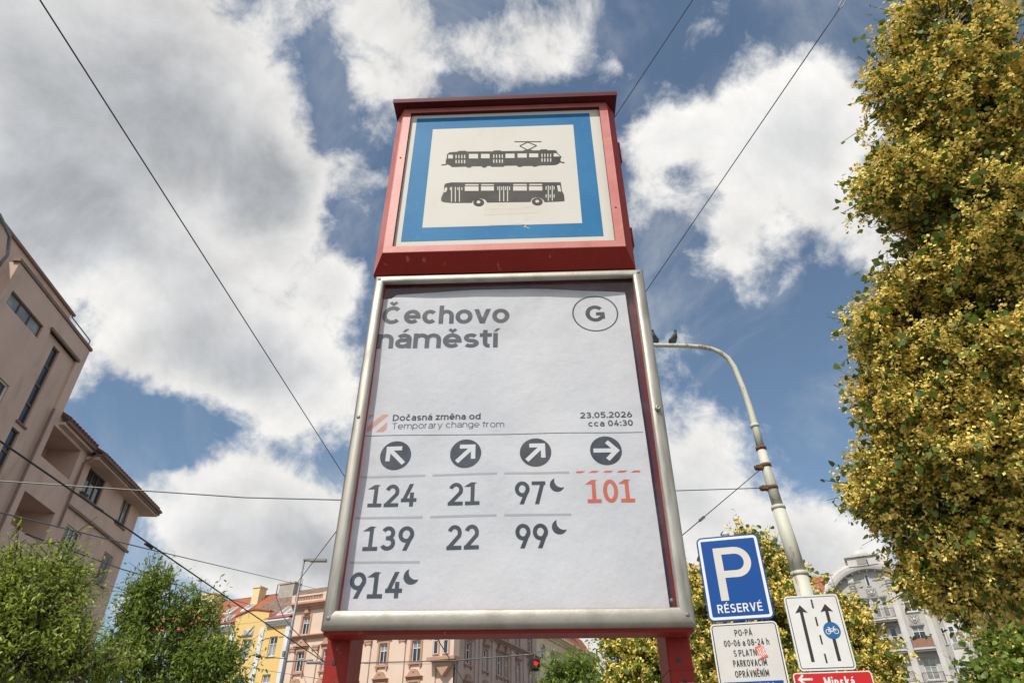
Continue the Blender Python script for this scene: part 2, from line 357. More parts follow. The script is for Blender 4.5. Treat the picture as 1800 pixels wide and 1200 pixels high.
def rrect(x0, x1, z0, z1, r, n=5):
    pts = []
    for cx, cz, a in ((x1-r,z0+r,-90),(x1-r,z1-r,0),(x0+r,z1-r,90),(x0+r,z0+r,180)):
        for i in range(n+1):
            t = R(a+90*i/n); pts.append((cx+r*math.cos(t), cz+r*math.sin(t)))
    return pts

# ------------------------------------------------------------------ ground
g = MB().quad((-900,-900,0),(900,-900,0),(900,900,0),(-900,900,0)).build('ground', M['soil']); tag(g, kind='structure')
g = MB().box(-17.5,-2.0,-200,45,.002,.006).build('road', M['asphalt']); tag(g, kind='structure')
g = MB().box(-1.8,14,-60,40,.0,.13).build('pavement', M['pave']); tag(g, kind='structure')
g = MB().box(-2.0,-1.803,-60,40,.0,.135).build('kerb', M['kerb']); tag(g, kind='structure')
g = MB()
for x in (-8.2,-6.75,-4.6,-3.15): g.box(x-.04,x+.04,-100,44.5,.0062,.012)
tag(g.build('tram_rails', M['galv']), kind='structure')

# ------------------------------------------------------------------ lettering (a stroked alphabet)
def E(cx, cy, rx, ry, a0, a1, n=None):
    n = n or max(4, int(abs(a1-a0)/15))
    return [(cx+rx*math.cos(R(a0+(a1-a0)*i/n)), cy+ry*math.sin(R(a0+(a1-a0)*i/n))) for i in range(n+1)]
def P_(pts, es=0, ee=0): return ('p', pts, es, ee)
def V_(x, y0=0., y1=1.): return ('v', x, y0, y1)
def H_(x0, x1, y): return ('h', x0, x1, y)
def S_(x0, y0, x1, y1): return ('s', x0, y0, x1, y1)
def glyph(ch, xh):
    a = 1.03/xh
    full = P_(E(.5,.5,.5,.5,90,450,28))
    G = {
    'O':(.80,1,[full]), '0':(.58,1,[full]), 'C':(.76,1,[P_(E(.5,.5,.5,.5,44,316))]),
    'G':(.80,1,[P_(E(.5,.5,.5,.5,42,322)+[(.98,.20),(.98,.47),(.55,.47)])]),
    'D':(.72,1,[V_(0), P_([(0,1),(.4,1)]+E(.4,.5,.6,.5,90,-90)+[(0,0)])]),
    'R':(.66,1,[V_(0), P_([(0,1),(.5,1)]+E(.52,.74,.45,.26,90,-90)+[(0,.48)]), S_(.5,.5,1,0)]),
    'P':(.64,1,[V_(0), P_([(0,1),(.5,1)]+E(.53,.73,.47,.27,90,-90)+[(0,.46)])]),
    'B':(.66,1,[V_(0), P_([(0,1),(.5,1)]+E(.5,.76,.42,.24,90,-90)+[(0,.52)]), P_([(.4,.52),(.5,.52)]+E(.5,.26,.5,.26,90,-90)+[(0,0)])]),
    'E':(.56,1,[V_(0), H_(0,1,1), H_(0,.92,.5), H_(0,1,0)]),
    'S':(.62,1,[P_(E(.5,.745,.47,.255,32,270)+E(.5,.245,.5,.245,90,-148)[1:])]),
    'V':(.72,1,[S_(0,1,.5,0), S_(1,1,.5,0)]), 'A':(.74,1,[S_(.5,1,0,0), S_(.5,1,1,0), H_(.16,.84,.28)]),
    'N':(.68,1,[V_(0), V_(1), S_(0,1,1,0)]), 'M':(.82,1,[V_(0), V_(1), S_(0,1,.5,.22), S_(1,1,.5,.22)]),
    'L':(.52,1,[V_(0), H_(0,1,0)]), 'T':(.62,1,[H_(0,1,1), V_(.5)]), 'Y':(.70,1,[S_(0,1,.5,.42), S_(1,1,.5,.42), V_(.5,0,.46)]),
    'K':(.66,1,[V_(0), S_(1,1,.0,.36), S_(.3,.6,1,0)]), 'I':(0,1,[V_(.5)]),
    '-':(.34,1,[H_(0,1,.46)]), '/':(.40,1,[S_(1,1.04,0,-.04)]),
    '1':(.30,1,[V_(1), P_([(0,.78),(1,1)],0,0)]), 'j':(.54,1,[V_(.5), H_(0,1,0), S_(.58,.985,-.02,.80)]),
    '2':(.56,1,[P_(E(.5,.70,.48,.30,162,-28)+[(.03,.02)]), H_(0,1,0)]),
    '3':(.56,1,[P_(E(.46,.755,.44,.245,155,-90)+[(.3,.51)]), P_([(.3,.51)]+E(.48,.265,.5,.255,88,-155))]),
    '4':(.60,1,[S_(.66,1,.02,.20), H_(0,1.0,.24), V_(.74,0,.62)]) if ch == '4' else None,
    '5':(.56,1,[H_(.1,.94,1), S_(.13,1,.06,.46), P_(E(.46,.31,.52,.31,138,-150))]),
    '6':(.58,1,[P_(E(.5,.31,.5,.31,90,450,26)), S_(.60,1,.03,.36)]),
    '9':(.58,1,[P_(E(.5,.69,.5,.31,90,450,26)), S_(.97,.62,.44,0)]),
    '7':(.54,1,[H_(0,1,1), S_(.93,.97,.30,0)]),
    '8':(.58,1,[P_(E(.5,.76,.42,.24,90,450,24)), P_(E(.5,.26,.5,.26,90,450,26))]),
    'o':(.64,0,[full]), 'c':(.57,0,[P_(E(.52,.5,.5,.5,42,318))]),
    'e':(.62,0,[P_([(0,.48),(1,.48)]+E(.5,.5,.5,.5,2,316)[1:])]),
    'n':(.56,0,[V_(0), P_([(1,0),(1,.56)]+E(.5,.56,.5,.44,0,160),1,0)]),
    'h':(.56,0,[V_(0,0,a), P_([(1,0),(1,.56)]+E(.5,.56,.5,.44,0,160),1,0)]),
    'm':(.92,0,[V_(0), P_([(.5,0),(.5,.6)]+E(.25,.6,.25,.4,0,160),1,0), P_([(1,0),(1,.6)]+E(.75,.6,.25,.4,0,160),1,0)]),
    'v':(.62,0,[S_(0,1,.5,0), S_(1,1,.5,0)]),
    'a':(.54,0,[P_(E(.52,.68,.48,.32,152,0)+[(1,0)],0,1), P_([(1,.57),(.42,.57)]+E(.42,.285,.42,.285,90,270)+[(.55,0),(.8,.08),(1,.28)])]),
    's':(.52,0,[P_(E(.5,.745,.45,.255,32,270)+E(.5,.245,.5,.245,90,-148)[1:])]),
    't':(.36,0,[P_([(.35,1.30),(.35,.3)]+E(.87,.3,.52,.3,180,270)+[(1.1,0)],1,0), H_(-.15,1.05,1)]),
    'i':(0,0,[V_(.5), V_(.5,1.17,1.17+.23)]), 'í':(0,0,[V_(.5)]),
    'd':(.60,0,[V_(1,0,a), full]), 'p':(.60,0,[V_(0,-.36,1), full]),
    'g':(.60,0,[full, P_([(1,1),(1,-.10)]+E(.5,-.10,.5,.28,0,-150),1,0)]),
    'y':(.60,0,[S_(0,1,.52,.0), S_(1,1,.28,-.38)]),
    'f':(.32,0,[P_([(.35,0),(.35,1.05)]+E(.9,1.05,.55,.28,180,90),1,0), H_(-.15,1,1)]),
    'r':(.34,0,[V_(0), P_([(0,.5)]+E(.75,.45,.75,.55,150,85))]),
    'z':(.50,0,[H_(0,1,1), H_(0,1,0), S_(.95,.96,.05,.04)]),
    'k':(.54,0,[V_(0,0,a), S_(1,1,.0,.36), S_(.3,.62,1,0)]),
    '.':(0,1,[('d',0)]), ':':(0,1,[('d',0),('d',.52)]),
    }
    return G[ch]
BASE = {'Č':('C','v'),'č':('c','v'),'ě':('e','v'),'Ě':('E','v'),'á':('a','a'),'Á':('A','a'),'É':('E','a'),'Í':('I','a'),'Ý':('Y','a'),'í':('í','a')}
def ribbon(pts, t, closed=False):
    P = [Vector(p) for p in pts]; n = len(P)
    Q = [P[0]]
    for p in P[1:]:
        if (p-Q[-1]).length > 1e-6: Q.append(p)
    P = Q; n = len(P); Lh = []; Rh = []
    closed = (P[0]-P[-1]).length < 1e-5 and n > 3
    for i in range(n):
        if closed: a = P[i-1] if i > 0 else P[-2]; b = P[i+1] if i < n-1 else P[1]
        else: a = P[i-1] if i > 0 else None; b = P[i+1] if i < n-1 else None
        d1 = (P[i]-a).normalized() if a is not None else None; d2 = (b-P[i]).normalized() if b is not None else None
        if d1 is None: d1 = d2
        if d2 is None: d2 = d1
        m = d1+d2
        if m.length < 1e-4: m = d1
        m.normalize(); nn = Vector((-m.y, m.x)); c = max(.35, nn.dot(Vector((-d1.y, d1.x))))
        Lh.append(P[i]+nn*(t/2/c)); Rh.append(P[i]-nn*(t/2/c))
    return Lh, Rh
class Ink:
    """flat print: polygons in (u,w), every piece a hair above the last"""
    def __init__(s): s.v = []; s.f = []; s.k = 0
    def poly(s, pts, lay=None):
        b = len(s.v); l = (s.k % 5)*.00003 if lay is None else lay
        s.v += [(p[0], p[1], l) for p in pts]; s.f.append(tuple(range(b, b+len(pts)))); s.k += 1
    def rib(s, pts, t):
        Lh, Rh = ribbon(pts, t); b = len(s.v); l = (s.k % 5)*.00003; n = len(Lh); s.k += 1
        s.v += [(p.x, p.y, l) for p in Lh]+[(p.x, p.y, l) for p in Rh]
        s.f += [(b+i, b+i+n, b+i+n+1, b+i+1) for i in range(n-1)]
    def text(s, txt, x0, x1, base, cap, t, xh=.76, gap=.14, foot=False, space=.3):
        """fit txt between x0 and x1 (x1 None: natural width), capital height cap, stroke t (share of cap)"""
        if foot: txt = txt.replace('1', 'j')
        T = t*cap
        def layout(sx, emit=False):
            x = 0.
            for i, ch in enumerate(txt):
                if ch == ' ': x += space*cap*sx; continue
                acc = None; c = ch
                if ch in BASE: c, acc = BASE[ch]
                w, iscap, st = glyph(c, xh); w = max(w*cap*sx, T); h = cap if iscap else cap*xh
                if c in 'íiI.:': w = T
                if emit:
                    X = lambda q: x0+x+T/2+q*(w-T)
                    Y = lambda q: base+T/2+q*(h-T)
                    for k in st:
                        if k[0] == 'p':
                            pts = [Vector((X(a_), Y(b_))) for a_, b_ in k[1]]
                            if k[2]: pts[0] = pts[0]+(pts[0]-pts[1]).normalized()*T/2*k[2]
                            if k[3]: pts[-1] = pts[-1]+(pts[-1]-pts[-2]).normalized()*T/2*k[3]
                            s.rib(pts, T)
                        elif k[0] == 'v': s.poly([(X(k[1])-T/2, base+k[2]*h), (X(k[1])+T/2, base+k[2]*h), (X(k[1])+T/2, base+k[3]*h), (X(k[1])-T/2, base+k[3]*h)])
                        elif k[0] == 'h': s.poly([(X(k[1])-T/2, Y(k[3])-T/2), (X(k[2])+T/2, Y(k[3])-T/2), (X(k[2])+T/2, Y(k[3])+T/2), (X(k[1])-T/2, Y(k[3])+T/2)])
                        elif k[0] == 's':
                            xa, ya, xb, yb = X(k[1]), base+k[2]*h, X(k[3]), base+k[4]*h
                            th = min(T*math.hypot(xb-xa, yb-ya)/max(1e-6, abs(yb-ya)), T*2.2)/2
                            s.poly([(xb-th, yb), (xb+th, yb), (xa+th, ya), (xa-th, ya)])
                        elif k[0] == 'd': s.poly([(x0+x, base+k[1]*h), (x0+x+T*1.1, base+k[1]*h), (x0+x+T*1.1, base+k[1]*h+T*1.1), (x0+x, base+k[1]*h+T*1.1)])
                    cx = x0+x+w/2; yb_ = base+h
                    if acc == 'v': s.rib([(cx-.15*cap, yb_+.235*cap), (cx, yb_+.10*cap), (cx+.15*cap, yb_+.235*cap)], T*.72)
                    if acc == 'a': s.poly([(cx-.02*cap-T*.35, yb_+.07*cap), (cx-.02*cap+T*.35, yb_+.07*cap), (cx+.15*cap+T*.35, yb_+.25*cap), (cx+.15*cap-T*.45, yb_+.25*cap)])
                x += w+(gap*cap*sx if i < len(txt)-1 else 0)
            return x
        sx = 1.
        if x1 is not None:
            a, b = layout(.6), layout(1.4)
            sx = .6+(x1-x0-a)/(b-a)*.8 if abs(b-a) > 1e-9 else 1
        layout(sx, True); return s
    def build(s, name, m, parent, fn):
        me = bpy.data.meshes.new(name); me.from_pydata([fn(*p) for p in s.v], [], s.f); me.materials.append(m)
        o = bpy.data.objects.new(name, me); COL.objects.link(o); o.parent = parent; return o

# ------------------------------------------------------------------ the tram and bus stop sign
# local frame: x to the right along the face, -y towards the reader, z up from the lower edge of the steel frame
stop = empty('bus_stop_sign', (-.0109, 1.3206, 0), R(-2.3))
tag(stop, 'tall red tram and bus stop sign with steel framed poster and blue bordered light box', 'bus stop sign')
ZB = 1.8806
def SZ(z): return ZB+z
# legs
for sx in (-1, 1):
    x0, x1 = (-.352, -.3065) if sx < 0 else (.303, .349)
    lg = MB().box(x0, x1, .0625, .170, 0, SZ(.02)).build('leg', M['red'], stop, bevel=.004)
    for hz in (-.045, -.083, -.16, -.24, -.32):
        MB().lathe([(.0042,.0),(.0042,.003)], ((x0+x1)/2+.004*(-1 if hz > -.07 else .6), .0610, SZ(hz)), 12, 'y').build('bolt_hole', M['signblack'], lg)
    if sx > 0:
        MB().box(x0+.016, x1-.004, .0612, .0620, SZ(-.108), SZ(-.084)).build('tape_remnant', M['ch_grey'], lg)
        MB().box(x0-.001, x1+.0015, .0612, .1715, SZ(-.062), SZ(-.0595)).build('clamp_band', M['red'], lg)
# red case body behind the steel frame
MB().box(-.344, .346, .0462, .062, SZ(.004), SZ(.876)).build('case_back', M['red'], stop, bevel=.003)
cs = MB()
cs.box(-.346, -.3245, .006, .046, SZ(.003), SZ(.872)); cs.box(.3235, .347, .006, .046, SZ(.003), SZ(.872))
cs.box(-.3243, .3233, .006, .046, SZ(.003), SZ(.030)); MB().box(-.3243, .3233, .006, .046, SZ(.852), SZ(.872)).build('case_rim', M['reddark'], stop)  # top rim split off in darkened red, shade in its colour
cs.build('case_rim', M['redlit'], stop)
MB().box(-.347, .349, .0095, .060, SZ(-.0065), SZ(.0028)).build('case_underside', M['red'], stop, bevel=.002)
# steel frame: four rounded rails, mitred
def rail(ax, name):
    """a rail of rounded section; ax tells which side"""
    o0, o1, i0, i1 = -.350, .352, -.3235, .3225; zo0, zo1, zi0, zi1 = 0., .8725, .0345, .8495
    prof = [(0,.017),(0,.004),(.05,-.001),(.13,-.0045),(.28,-.0068),(.6,-.0072),(.86,-.0068),(.96,-.0048),(1,-.001),(1,.0062)]
    vs = []; n = len(prof); m = 13
    for j in range(m):
        s_ = j/(m-1)
        for t_, y in prof:
            if ax in 'LR':
                xo, xi = (o0, i0) if ax == 'L' else (o1, i1)
                za, zb = zo0+(zi0-zo0)*t_, zo1+(zi1-zo1)*t_; vs.append((xo+(xi-xo)*t_, y, SZ(za+(zb-za)*s_)))
            else:
                zo, zi = (zo0, zi0) if ax == 'B' else (zo1, zi1)
                xa, xb = o0+(i0-o0)*t_, o1+(i1-o1)*t_; vs.append((xa+(xb-xa)*s_, y, SZ(zo+(zi-zo)*t_)))
    fs = [(j*n+k, j*n+k+1, (j+1)*n+k+1, (j+1)*n+k) for j in range(m-1) for k in range(n-1)]
    if ax in 'RB': pass
    return MB().add(vs, fs).build(name, M['steelv'] if ax in 'LR' else M['steel'], stop, True)
for ax in 'LRBT': rail(ax, 'frame_rail')
for x, z in ((-.345,.006),(.347,.006)):
    pass
MB().lathe([(.0065,-.007),(.0062,-.012),(.0048,-.0165),(.0024,-.0168),(.0023,-.0135)], (.3365,0,SZ(.4555)), 16, 'y').build('lock_bolt', M['steel'], stop, True)
MB().lathe([(.004,.0200),(.0038,.0175),(.002,.0165)], (.3165,0,SZ(.052)), 12, 'y').build('rivet', M['galv'], stop, True)
for x, z in ((-.336,.020),(.337,.020),(-.336,.859),(.337,.859),(-.3365,.45)):
    MB().lathe([(.0042,-.0068),(.0040,-.0082),(.0015,-.0088)], (x,0,SZ(z)), 12, 'y').build('frame_screw', M['galv'], stop, True)
# poster paper with its waves
def wav(u, w):
    return (.0028*math.sin(u*7.5+.6)*math.sin(w*5.2+.4)+.0014*math.sin(u*17+w*9)+.0010*math.sin(w*23-u*8+1)
            +.0008*math.sin(u*31+w*17)*math.sin(w*13)-.010*max(0, (w-.80)/.05)**2*(1-.35*math.cos(u*6)))
def ptop(u): return .8415-.020*(abs(u+.02)/.31)**2.4-(.012 if u < -.30 else 0)
pv = []; nu, nw = 60, 70
for j in range(nw+1):
    for i in range(nu+1):
        u = -.3245+(.3245+.3025)*i/nu; top = ptop(u); w = .022+(top-.022)*(j/nw)
        u2 = u+(.0095*(1-w/.85) if i == nu else .0095*(1-w/.85)*max(0, (i/nu-.9)/.1))
        pv.append((u2, .0225-wav(u, w), SZ(w)))
pf = [(j*(nu+1)+i, j*(nu+1)+i+1, (j+1)*(nu+1)+i+1, (j+1)*(nu+1)+i) for j in range(nw) for i in range(nu)]
paper = MB().add(pv, pf).build('timetable_poster', M['paper'], stop, True)
MB().box(-.3262, .3262, .0385, .0455, SZ(.0305), SZ(.8515)).build('backing_board', M['reddark'], stop)
def pm(u, w, l): return (u, .0225-wav(u, w)-.00030-l, SZ(w))
def pink(ink, name='lettering', m='ink', label=None):
    o = ink.build(name, M[m], paper, pm)
    if label: o['label'] = label
    return o
def clipl(ink, lim):
    ink.v = [(max(p[0], lim), p[1], p[2]) for p in ink.v]; return ink
pink(Ink().text('Čechovo', -.3215, .0035, .7290, .0570, .205, .79, .055), m='inklight')
pink(Ink().text('náměstí', -.3265, -.0255, .6550, .0560, .205, .79, .055), m='inklight')
k = Ink()
k.rib([( .2212+.0563*math.cos(R(a)), .7540+.0563*math.sin(R(a))) for a in range(0, 366, 6)], .0036)
pink(k, 'ring_emblem')
pink(Ink().text('G', .1965, .2458, .7272, .0530, .205), m='ink')
# hatched square
k = Ink(); x0, x1, z0, z1 = -.3215, -.2768, .4278, .4722
def diag(a, b):
    """part of the square with a < (x-x0)+(z1-z)... between two diagonals"""
    pts = []; 
    def f(x, z): return (x-x0)-(z-z0)
    poly = [(x0,z0),(x1,z0),(x1,z1),(x0,z1)]
    for lim, sg in ((a, 1), (b, -1)):
        out = []
        for i in range(len(poly)):
            p, q = poly[i], poly[(i+1) % len(poly)]; fp, fq = sg*(f(*p)-lim), sg*(f(*q)-lim)
            if fp >= 0: out.append(p)
            if fp*fq < 0:
                t = fp/(fp-fq); out.append((p[0]+(q[0]-p[0])*t, p[1]+(q[1]-p[1])*t))
        poly = out
    return poly
for a, b in ((-.0445,-.031),(-.013,.0035),(.0205,.038)):
    p = diag(a, b)
    if len(p) > 2: k.poly(p)
pink(k, 'hatched_symbol', 'inkpeach')
pink(Ink().text('Dočasná změna od', -.2648, -.0620, .4540, .0162, .185, .77, .085))
pink(Ink().text('Temporary change from', -.2648, -.0078, .4335, .0155, .10, .77, .10))
pink(Ink().text('23.05.2026', .1655, .2830, .4505, .0158, .19, .77, .10))
pink(Ink().text('cca 04:30', .1822, .2825, .4288, .0155, .19, .77, .10))
k = Ink(); k.rib([(-.3245+.6270*i/24, .4178-.0052*(i/24)+.001*math.sin(i*.5)) for i in range(25)], .0015); pink(k, 'ruled_line')
# round direction arrows
for cx, ang in ((-.2495,135),(-.0927,45),(.0620,45),(.2166,0)):
    k = Ink(); k.poly([(cx+.0348*math.cos(R(a)), .3688+.0348*math.sin(R(a))) for a in range(0, 360, 8)])
    d = pink(k, 'arrow_disc')
    k = Ink(); ca, sa = math.cos(R(ang)), math.sin(R(ang))
    rt = lambda x, y: (cx+x*ca-y*sa, .3688+x*sa+y*ca)
    k.rib([rt(-.0275,0), rt(.0225,0)], .0098); k.rib([rt(.0025,.0215), rt(.0235,0), rt(.0025,-.0215)], .0098)
    me = k; o = me.build('arrow', M['paperwhite'], paper, lambda u, w, l: (u, .0225-wav(u, w)-.0008-l, SZ(w)))
for w, xs in ((.3192, ((-.322,-.1786),(-.1631,-.0225),(-.0063,.1335))), (.2258, ((-.3205,-.1780),(-.1618,-.0220),(-.0060,.1335))), (.1328, ((-.3185,-.1760),))):
    for a, b in xs:
        k = Ink(); n_ = 8
        for i in range(n_):
            ua, ub = a+(b-a)*i/n_, a+(b-a)*(i+1)/n_; k.poly([(ua, w-.0024), (ub, w-.0024), (ub, w+.0024), (ua, w+.0024)], 0)
        pink(k, 'divider_bar', 'inkgrey')
k = Ink()
for i in range(5):
    a = .1483+.1376*i/4.55; b = a+.0165; sk = .0035
    k.poly([(a-(sk if i else 0), .3170), (b-sk if i < 4 else b, .3170), (b+(0 if i == 4 else sk), .3214), (a+(sk if i else .001), .3214)])
pink(k, 'dashed_bar', 'inkorange')
DG = .0512
for t_, a, b, z, m_ in (('124',-.2985,-.1940,.2495,'ink'),('21',-.1262,-.0585,.2490,'ink'),('97',.0163,.0815,.2488,'ink'),('101',.1692,.2685,.2500,'inkorange'),
                        ('139',-.2965,-.1925,.1560,'ink'),('22',-.1240,-.0574,.1560,'ink'),('99',.0170,.0840,.1560,'ink'),('914',-.3130,-.2070,.0626,'ink')):
    pink(Ink().text(t_, a, b, z, DG, .165, .74, .085, True), m=m_)
def moon(cx, cz):
    """crescent, horns to the upper left and lower right"""
    o_ = []; n_ = 12
    c2 = (cx+.0085, cz+.0075)
    A = [(cx+.0158*math.cos(R(a)), cz+.0158*math.sin(R(a))) for a in np.linspace(108, 342, n_)]
    Bq = [(cx+.0098+.0158*math.cos(R(a)), cz+.0098+.0158*math.sin(R(a))) for a in np.linspace(158, 292, n_)]
    k = Ink(); b = len(k.v); k.v = [(p[0], p[1], 0) for p in A]+[(p[0], p[1], 0) for p in Bq]; n = n_
    k.v[n] = k.v[0]; k.v[2*n-1] = k.v[n-1]
    k.f = [(i, i+1, i+1+n, i+n) for i in range(n-1)]; pink(k, 'moon_symbol')
moon(.1065, .2915); moon(.1078, .1995); moon(-.1910, .1040)
pink(Ink().text('17/32', .2400, .2895, .0295, .0105, .17, .74, .13))
# clear pane
MB().box(-.3262, .3262, .0085, .0105, SZ(.0305), SZ(.8515)).build('glass_pane', M['glazing'], stop)
# light box
bx = MB().box(-.356, .334, .0, .24, SZ(.879), SZ(1.5365)).build('light_box', M['red'], stop)
A_ = [(-.356,.0,.879),(.334,.0,.879),(.334,.0,1.5362),(-.356,.0,1.5362)]
B_ = [(-.3285,-.04,.921),(.3075,-.04,.921),(.3075,-.04,1.5340),(-.3285,-.04,1.5340)]
C_ = [(-.3045,-.04,.943),(.2835,-.04,.943),(.2835,-.04,1.5135),(-.3045,-.04,1.5135)]
D_ = [(x, -.028, z) for x, _, z in C_]
ring = lambda P, Q, idx: [(P[i], P[(i+1) % 4], Q[(i+1) % 4], Q[i]) for i in idx]
def rm(quads, name, m, bev=0):
    mb = MB()
    for q in quads: mb.quad(*[(p[0], p[1], SZ(p[2])) for p in q])
    return mb.build(name, M[m], bx)
o = rm(ring(A_, B_, (0, 1)), 'chamfered_edge', 'red'); rm(ring(A_, B_, (2, 3)), 'chamfered_edge', 'redfadelit')  # left and top chamfers coloured paler to look sunlit
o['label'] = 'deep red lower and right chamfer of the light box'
rm(ring(B_, C_, (0, 1, 2, 3)), 'bezel', 'redfadelit'); rm(ring(C_, D_, (0, 1, 2, 3)), 'bezel_lip', 'reddark')  # lip darkened in colour for the gap's shade
e_ = MB()   # soft worn roll along the bezel edge
pts = [(p[0], p[1]+.0012, SZ(p[2])) for p in B_]
e_.tube([pts[3], pts[0], pts[1], pts[2]], .0020, 6).build('bezel_edge', M['redfadelit'], bx, True)
pn = MB().box(-.3060, .2850, -.0288, -.0270, SZ(.9420), SZ(1.5150)).build('front_panel', M['panel'], stop)
def fm(l): return lambda u, w, k_: (u, -.0288-l-k_, SZ(w))
def fp(name, m, polys, l):
    k = Ink()
    for p in polys: k.poly(p)
    return k.build(name, M[m], pn, fm(l))
fp('blue_border', 'blue', [[(-.2864,.9690),(.2557,.9690),(.2530,1.4970),(-.2864,1.4985)]], .0004)
fp('white_field', 'panel', [[(-.2325,1.0190),(.2018,1.0190),(.2000,1.4420),(-.2325,1.4425)]], .0008)
fp('sticker_residue', 'panelpink', [[(-.065,1.060),(.085,1.064),(.090,1.135),(-.062,1.130)]], .0010)
k = Ink(); k.rib([(-.05,1.022),(.0,1.0205),(.03,1.023),(.052,1.0195),(.045,1.012),(.058,1.006)], .0022); k.build('peeling_scrap', M['panelpink'], pn, fm(.0012))
TRAM_DARK=[[(-0.1819,1.3214),(-0.1752,1.3301),(-0.1504,1.3317),(-0.1470,1.3352),(-0.1257,1.3349),(-0.1232,1.3311),(-0.0451,1.3279),(-0.0416,1.3317),(-0.0227,1.3315),(-0.0192,1.3277),(0.0455,1.3263),(0.0491,1.3304),(0.0715,1.3300),(0.0737,1.3267),(0.0949,1.3256),(0.0973,1.3298),(0.1149,1.3293),(0.1183,1.3252),(0.1417,1.3240),(0.1471,1.3140),(0.1459,1.3123),(0.1579,1.2939),(0.1541,1.2852),(0.1547,1.2729),(0.1486,1.2638),(0.1380,1.2580),(0.0955,1.2583),(0.0874,1.2570),(0.0816,1.2538),(0.0747,1.2541),(0.0702,1.2578),(0.0437,1.2584),(0.0368,1.2542),(0.0299,1.2563),(0.0253,1.2617),(-0.0093,1.2623),(-0.0128,1.2583),(-0.0474,1.2593),(-0.0521,1.2637),(-0.0602,1.2641),(-0.0647,1.2573),(-0.0728,1.2570),(-0.0776,1.2632),(-0.1055,1.2645),(-0.1099,1.2588),(-0.1180,1.2592),(-0.1229,1.2643),(-0.1635,1.2638),(-0.1721,1.2729),(-0.1829,1.2787),(-0.1844,1.2965),(-0.1818,1.2999)],
[(-0.1956,1.2762),(-0.1806,1.2783),(-0.1803,1.2740),(-0.1954,1.2720)],
[(0.1524,1.2730),(0.1654,1.2692),(0.1652,1.2644),(0.1522,1.2685)],
[(0.0198,1.3715),(0.1006,1.3673),(0.1005,1.3640),(0.0198,1.3682)],
[(0.0585,1.3675),(0.0346,1.3510),(0.0356,1.3477),(0.0595,1.3641)],
[(0.0346,1.3478),(0.0580,1.3277),(0.0591,1.3308),(0.0357,1.3509)],
[(0.0590,1.3276),(0.0864,1.3462),(0.0855,1.3495),(0.0580,1.3309)],
[(0.0864,1.3495),(0.0595,1.3675),(0.0586,1.3641),(0.0855,1.3462)]]
TRAM_LIGHT=[[(-0.1781,1.3183),(-0.1639,1.3176),(-0.1631,1.3007),(-0.1772,1.3014)],
[(-0.1163,1.3192),(-0.0889,1.3178),(-0.0883,1.2971),(-0.1156,1.2984)],
[(-0.0802,1.3174),(-0.0543,1.3161),(-0.0539,1.2961),(-0.0797,1.2974)],
[(-0.0073,1.3145),(0.0197,1.3132),(0.0196,1.2936),(-0.0072,1.2949)],
[(0.0286,1.3134),(0.0559,1.3121),(0.0557,1.2936),(0.0285,1.2949)],
[(0.0630,1.3121),(0.0898,1.3108),(0.0894,1.2937),(0.0627,1.2950)],
[(0.1353,1.3096),(0.1439,1.3091),(0.1540,1.2941),(0.1348,1.2943)],
[(-0.1561,1.3165),(-0.1528,1.3163),(-0.1520,1.3009),(-0.1553,1.3011)],
[(-0.1550,1.2940),(-0.1517,1.2938),(-0.1509,1.2782),(-0.1542,1.2784)],
[(-0.1476,1.3161),(-0.1443,1.3159),(-0.1436,1.3005),(-0.1468,1.3007)],
[(-0.1465,1.2935),(-0.1432,1.2934),(-0.1425,1.2778),(-0.1458,1.2780)],
[(-0.1388,1.3156),(-0.1355,1.3155),(-0.1349,1.3001),(-0.1381,1.3002)],
[(-0.1378,1.2931),(-0.1345,1.2930),(-0.1339,1.2774),(-0.1371,1.2776)],
[(-0.1306,1.3152),(-0.1273,1.3151),(-0.1266,1.2997),(-0.1299,1.2998)],
[(-0.1296,1.2927),(-0.1263,1.2926),(-0.1257,1.2770),(-0.1290,1.2772)],
[(-0.0437,1.3127),(-0.0404,1.3126),(-0.0402,1.2972),(-0.0434,1.2974)],
[(-0.0433,1.2903),(-0.0400,1.2901),(-0.0398,1.2753),(-0.0431,1.2755)],
[(-0.0352,1.3123),(-0.0319,1.3121),(-0.0317,1.2968),(-0.0350,1.2970)],
[(-0.0349,1.2899),(-0.0316,1.2897),(-0.0315,1.2749),(-0.0347,1.2751)],
[(-0.0263,1.3119),(-0.0230,1.3117),(-0.0229,1.2964),(-0.0261,1.2965)],
[(-0.0260,1.2894),(-0.0228,1.2893),(-0.0226,1.2745),(-0.0259,1.2746)],
[(-0.0181,1.3115),(-0.0148,1.3113),(-0.0147,1.2960),(-0.0179,1.2961)],
[(-0.0179,1.2890),(-0.0146,1.2889),(-0.0145,1.2741),(-0.0178,1.2742)],
[(0.0994,1.3092),(0.1026,1.3091),(0.1022,1.2948),(0.0990,1.2950)],
[(0.0989,1.2897),(0.1021,1.2895),(0.1017,1.2730),(0.0984,1.2732)],
[(0.1078,1.3088),(0.1110,1.3086),(0.1106,1.2944),(0.1074,1.2946)],
[(0.1072,1.2893),(0.1104,1.2891),(0.1100,1.2726),(0.1067,1.2728)],
[(0.1164,1.3084),(0.1196,1.3082),(0.1192,1.2940),(0.1159,1.2942)],
[(0.1158,1.2889),(0.1190,1.2887),(0.1185,1.2722),(0.1153,1.2724)],
[(0.1248,1.3080),(0.1280,1.3078),(0.1275,1.2936),(0.1243,1.2937)],
[(0.1241,1.2884),(0.1274,1.2883),(0.1268,1.2718),(0.1236,1.2720)]]
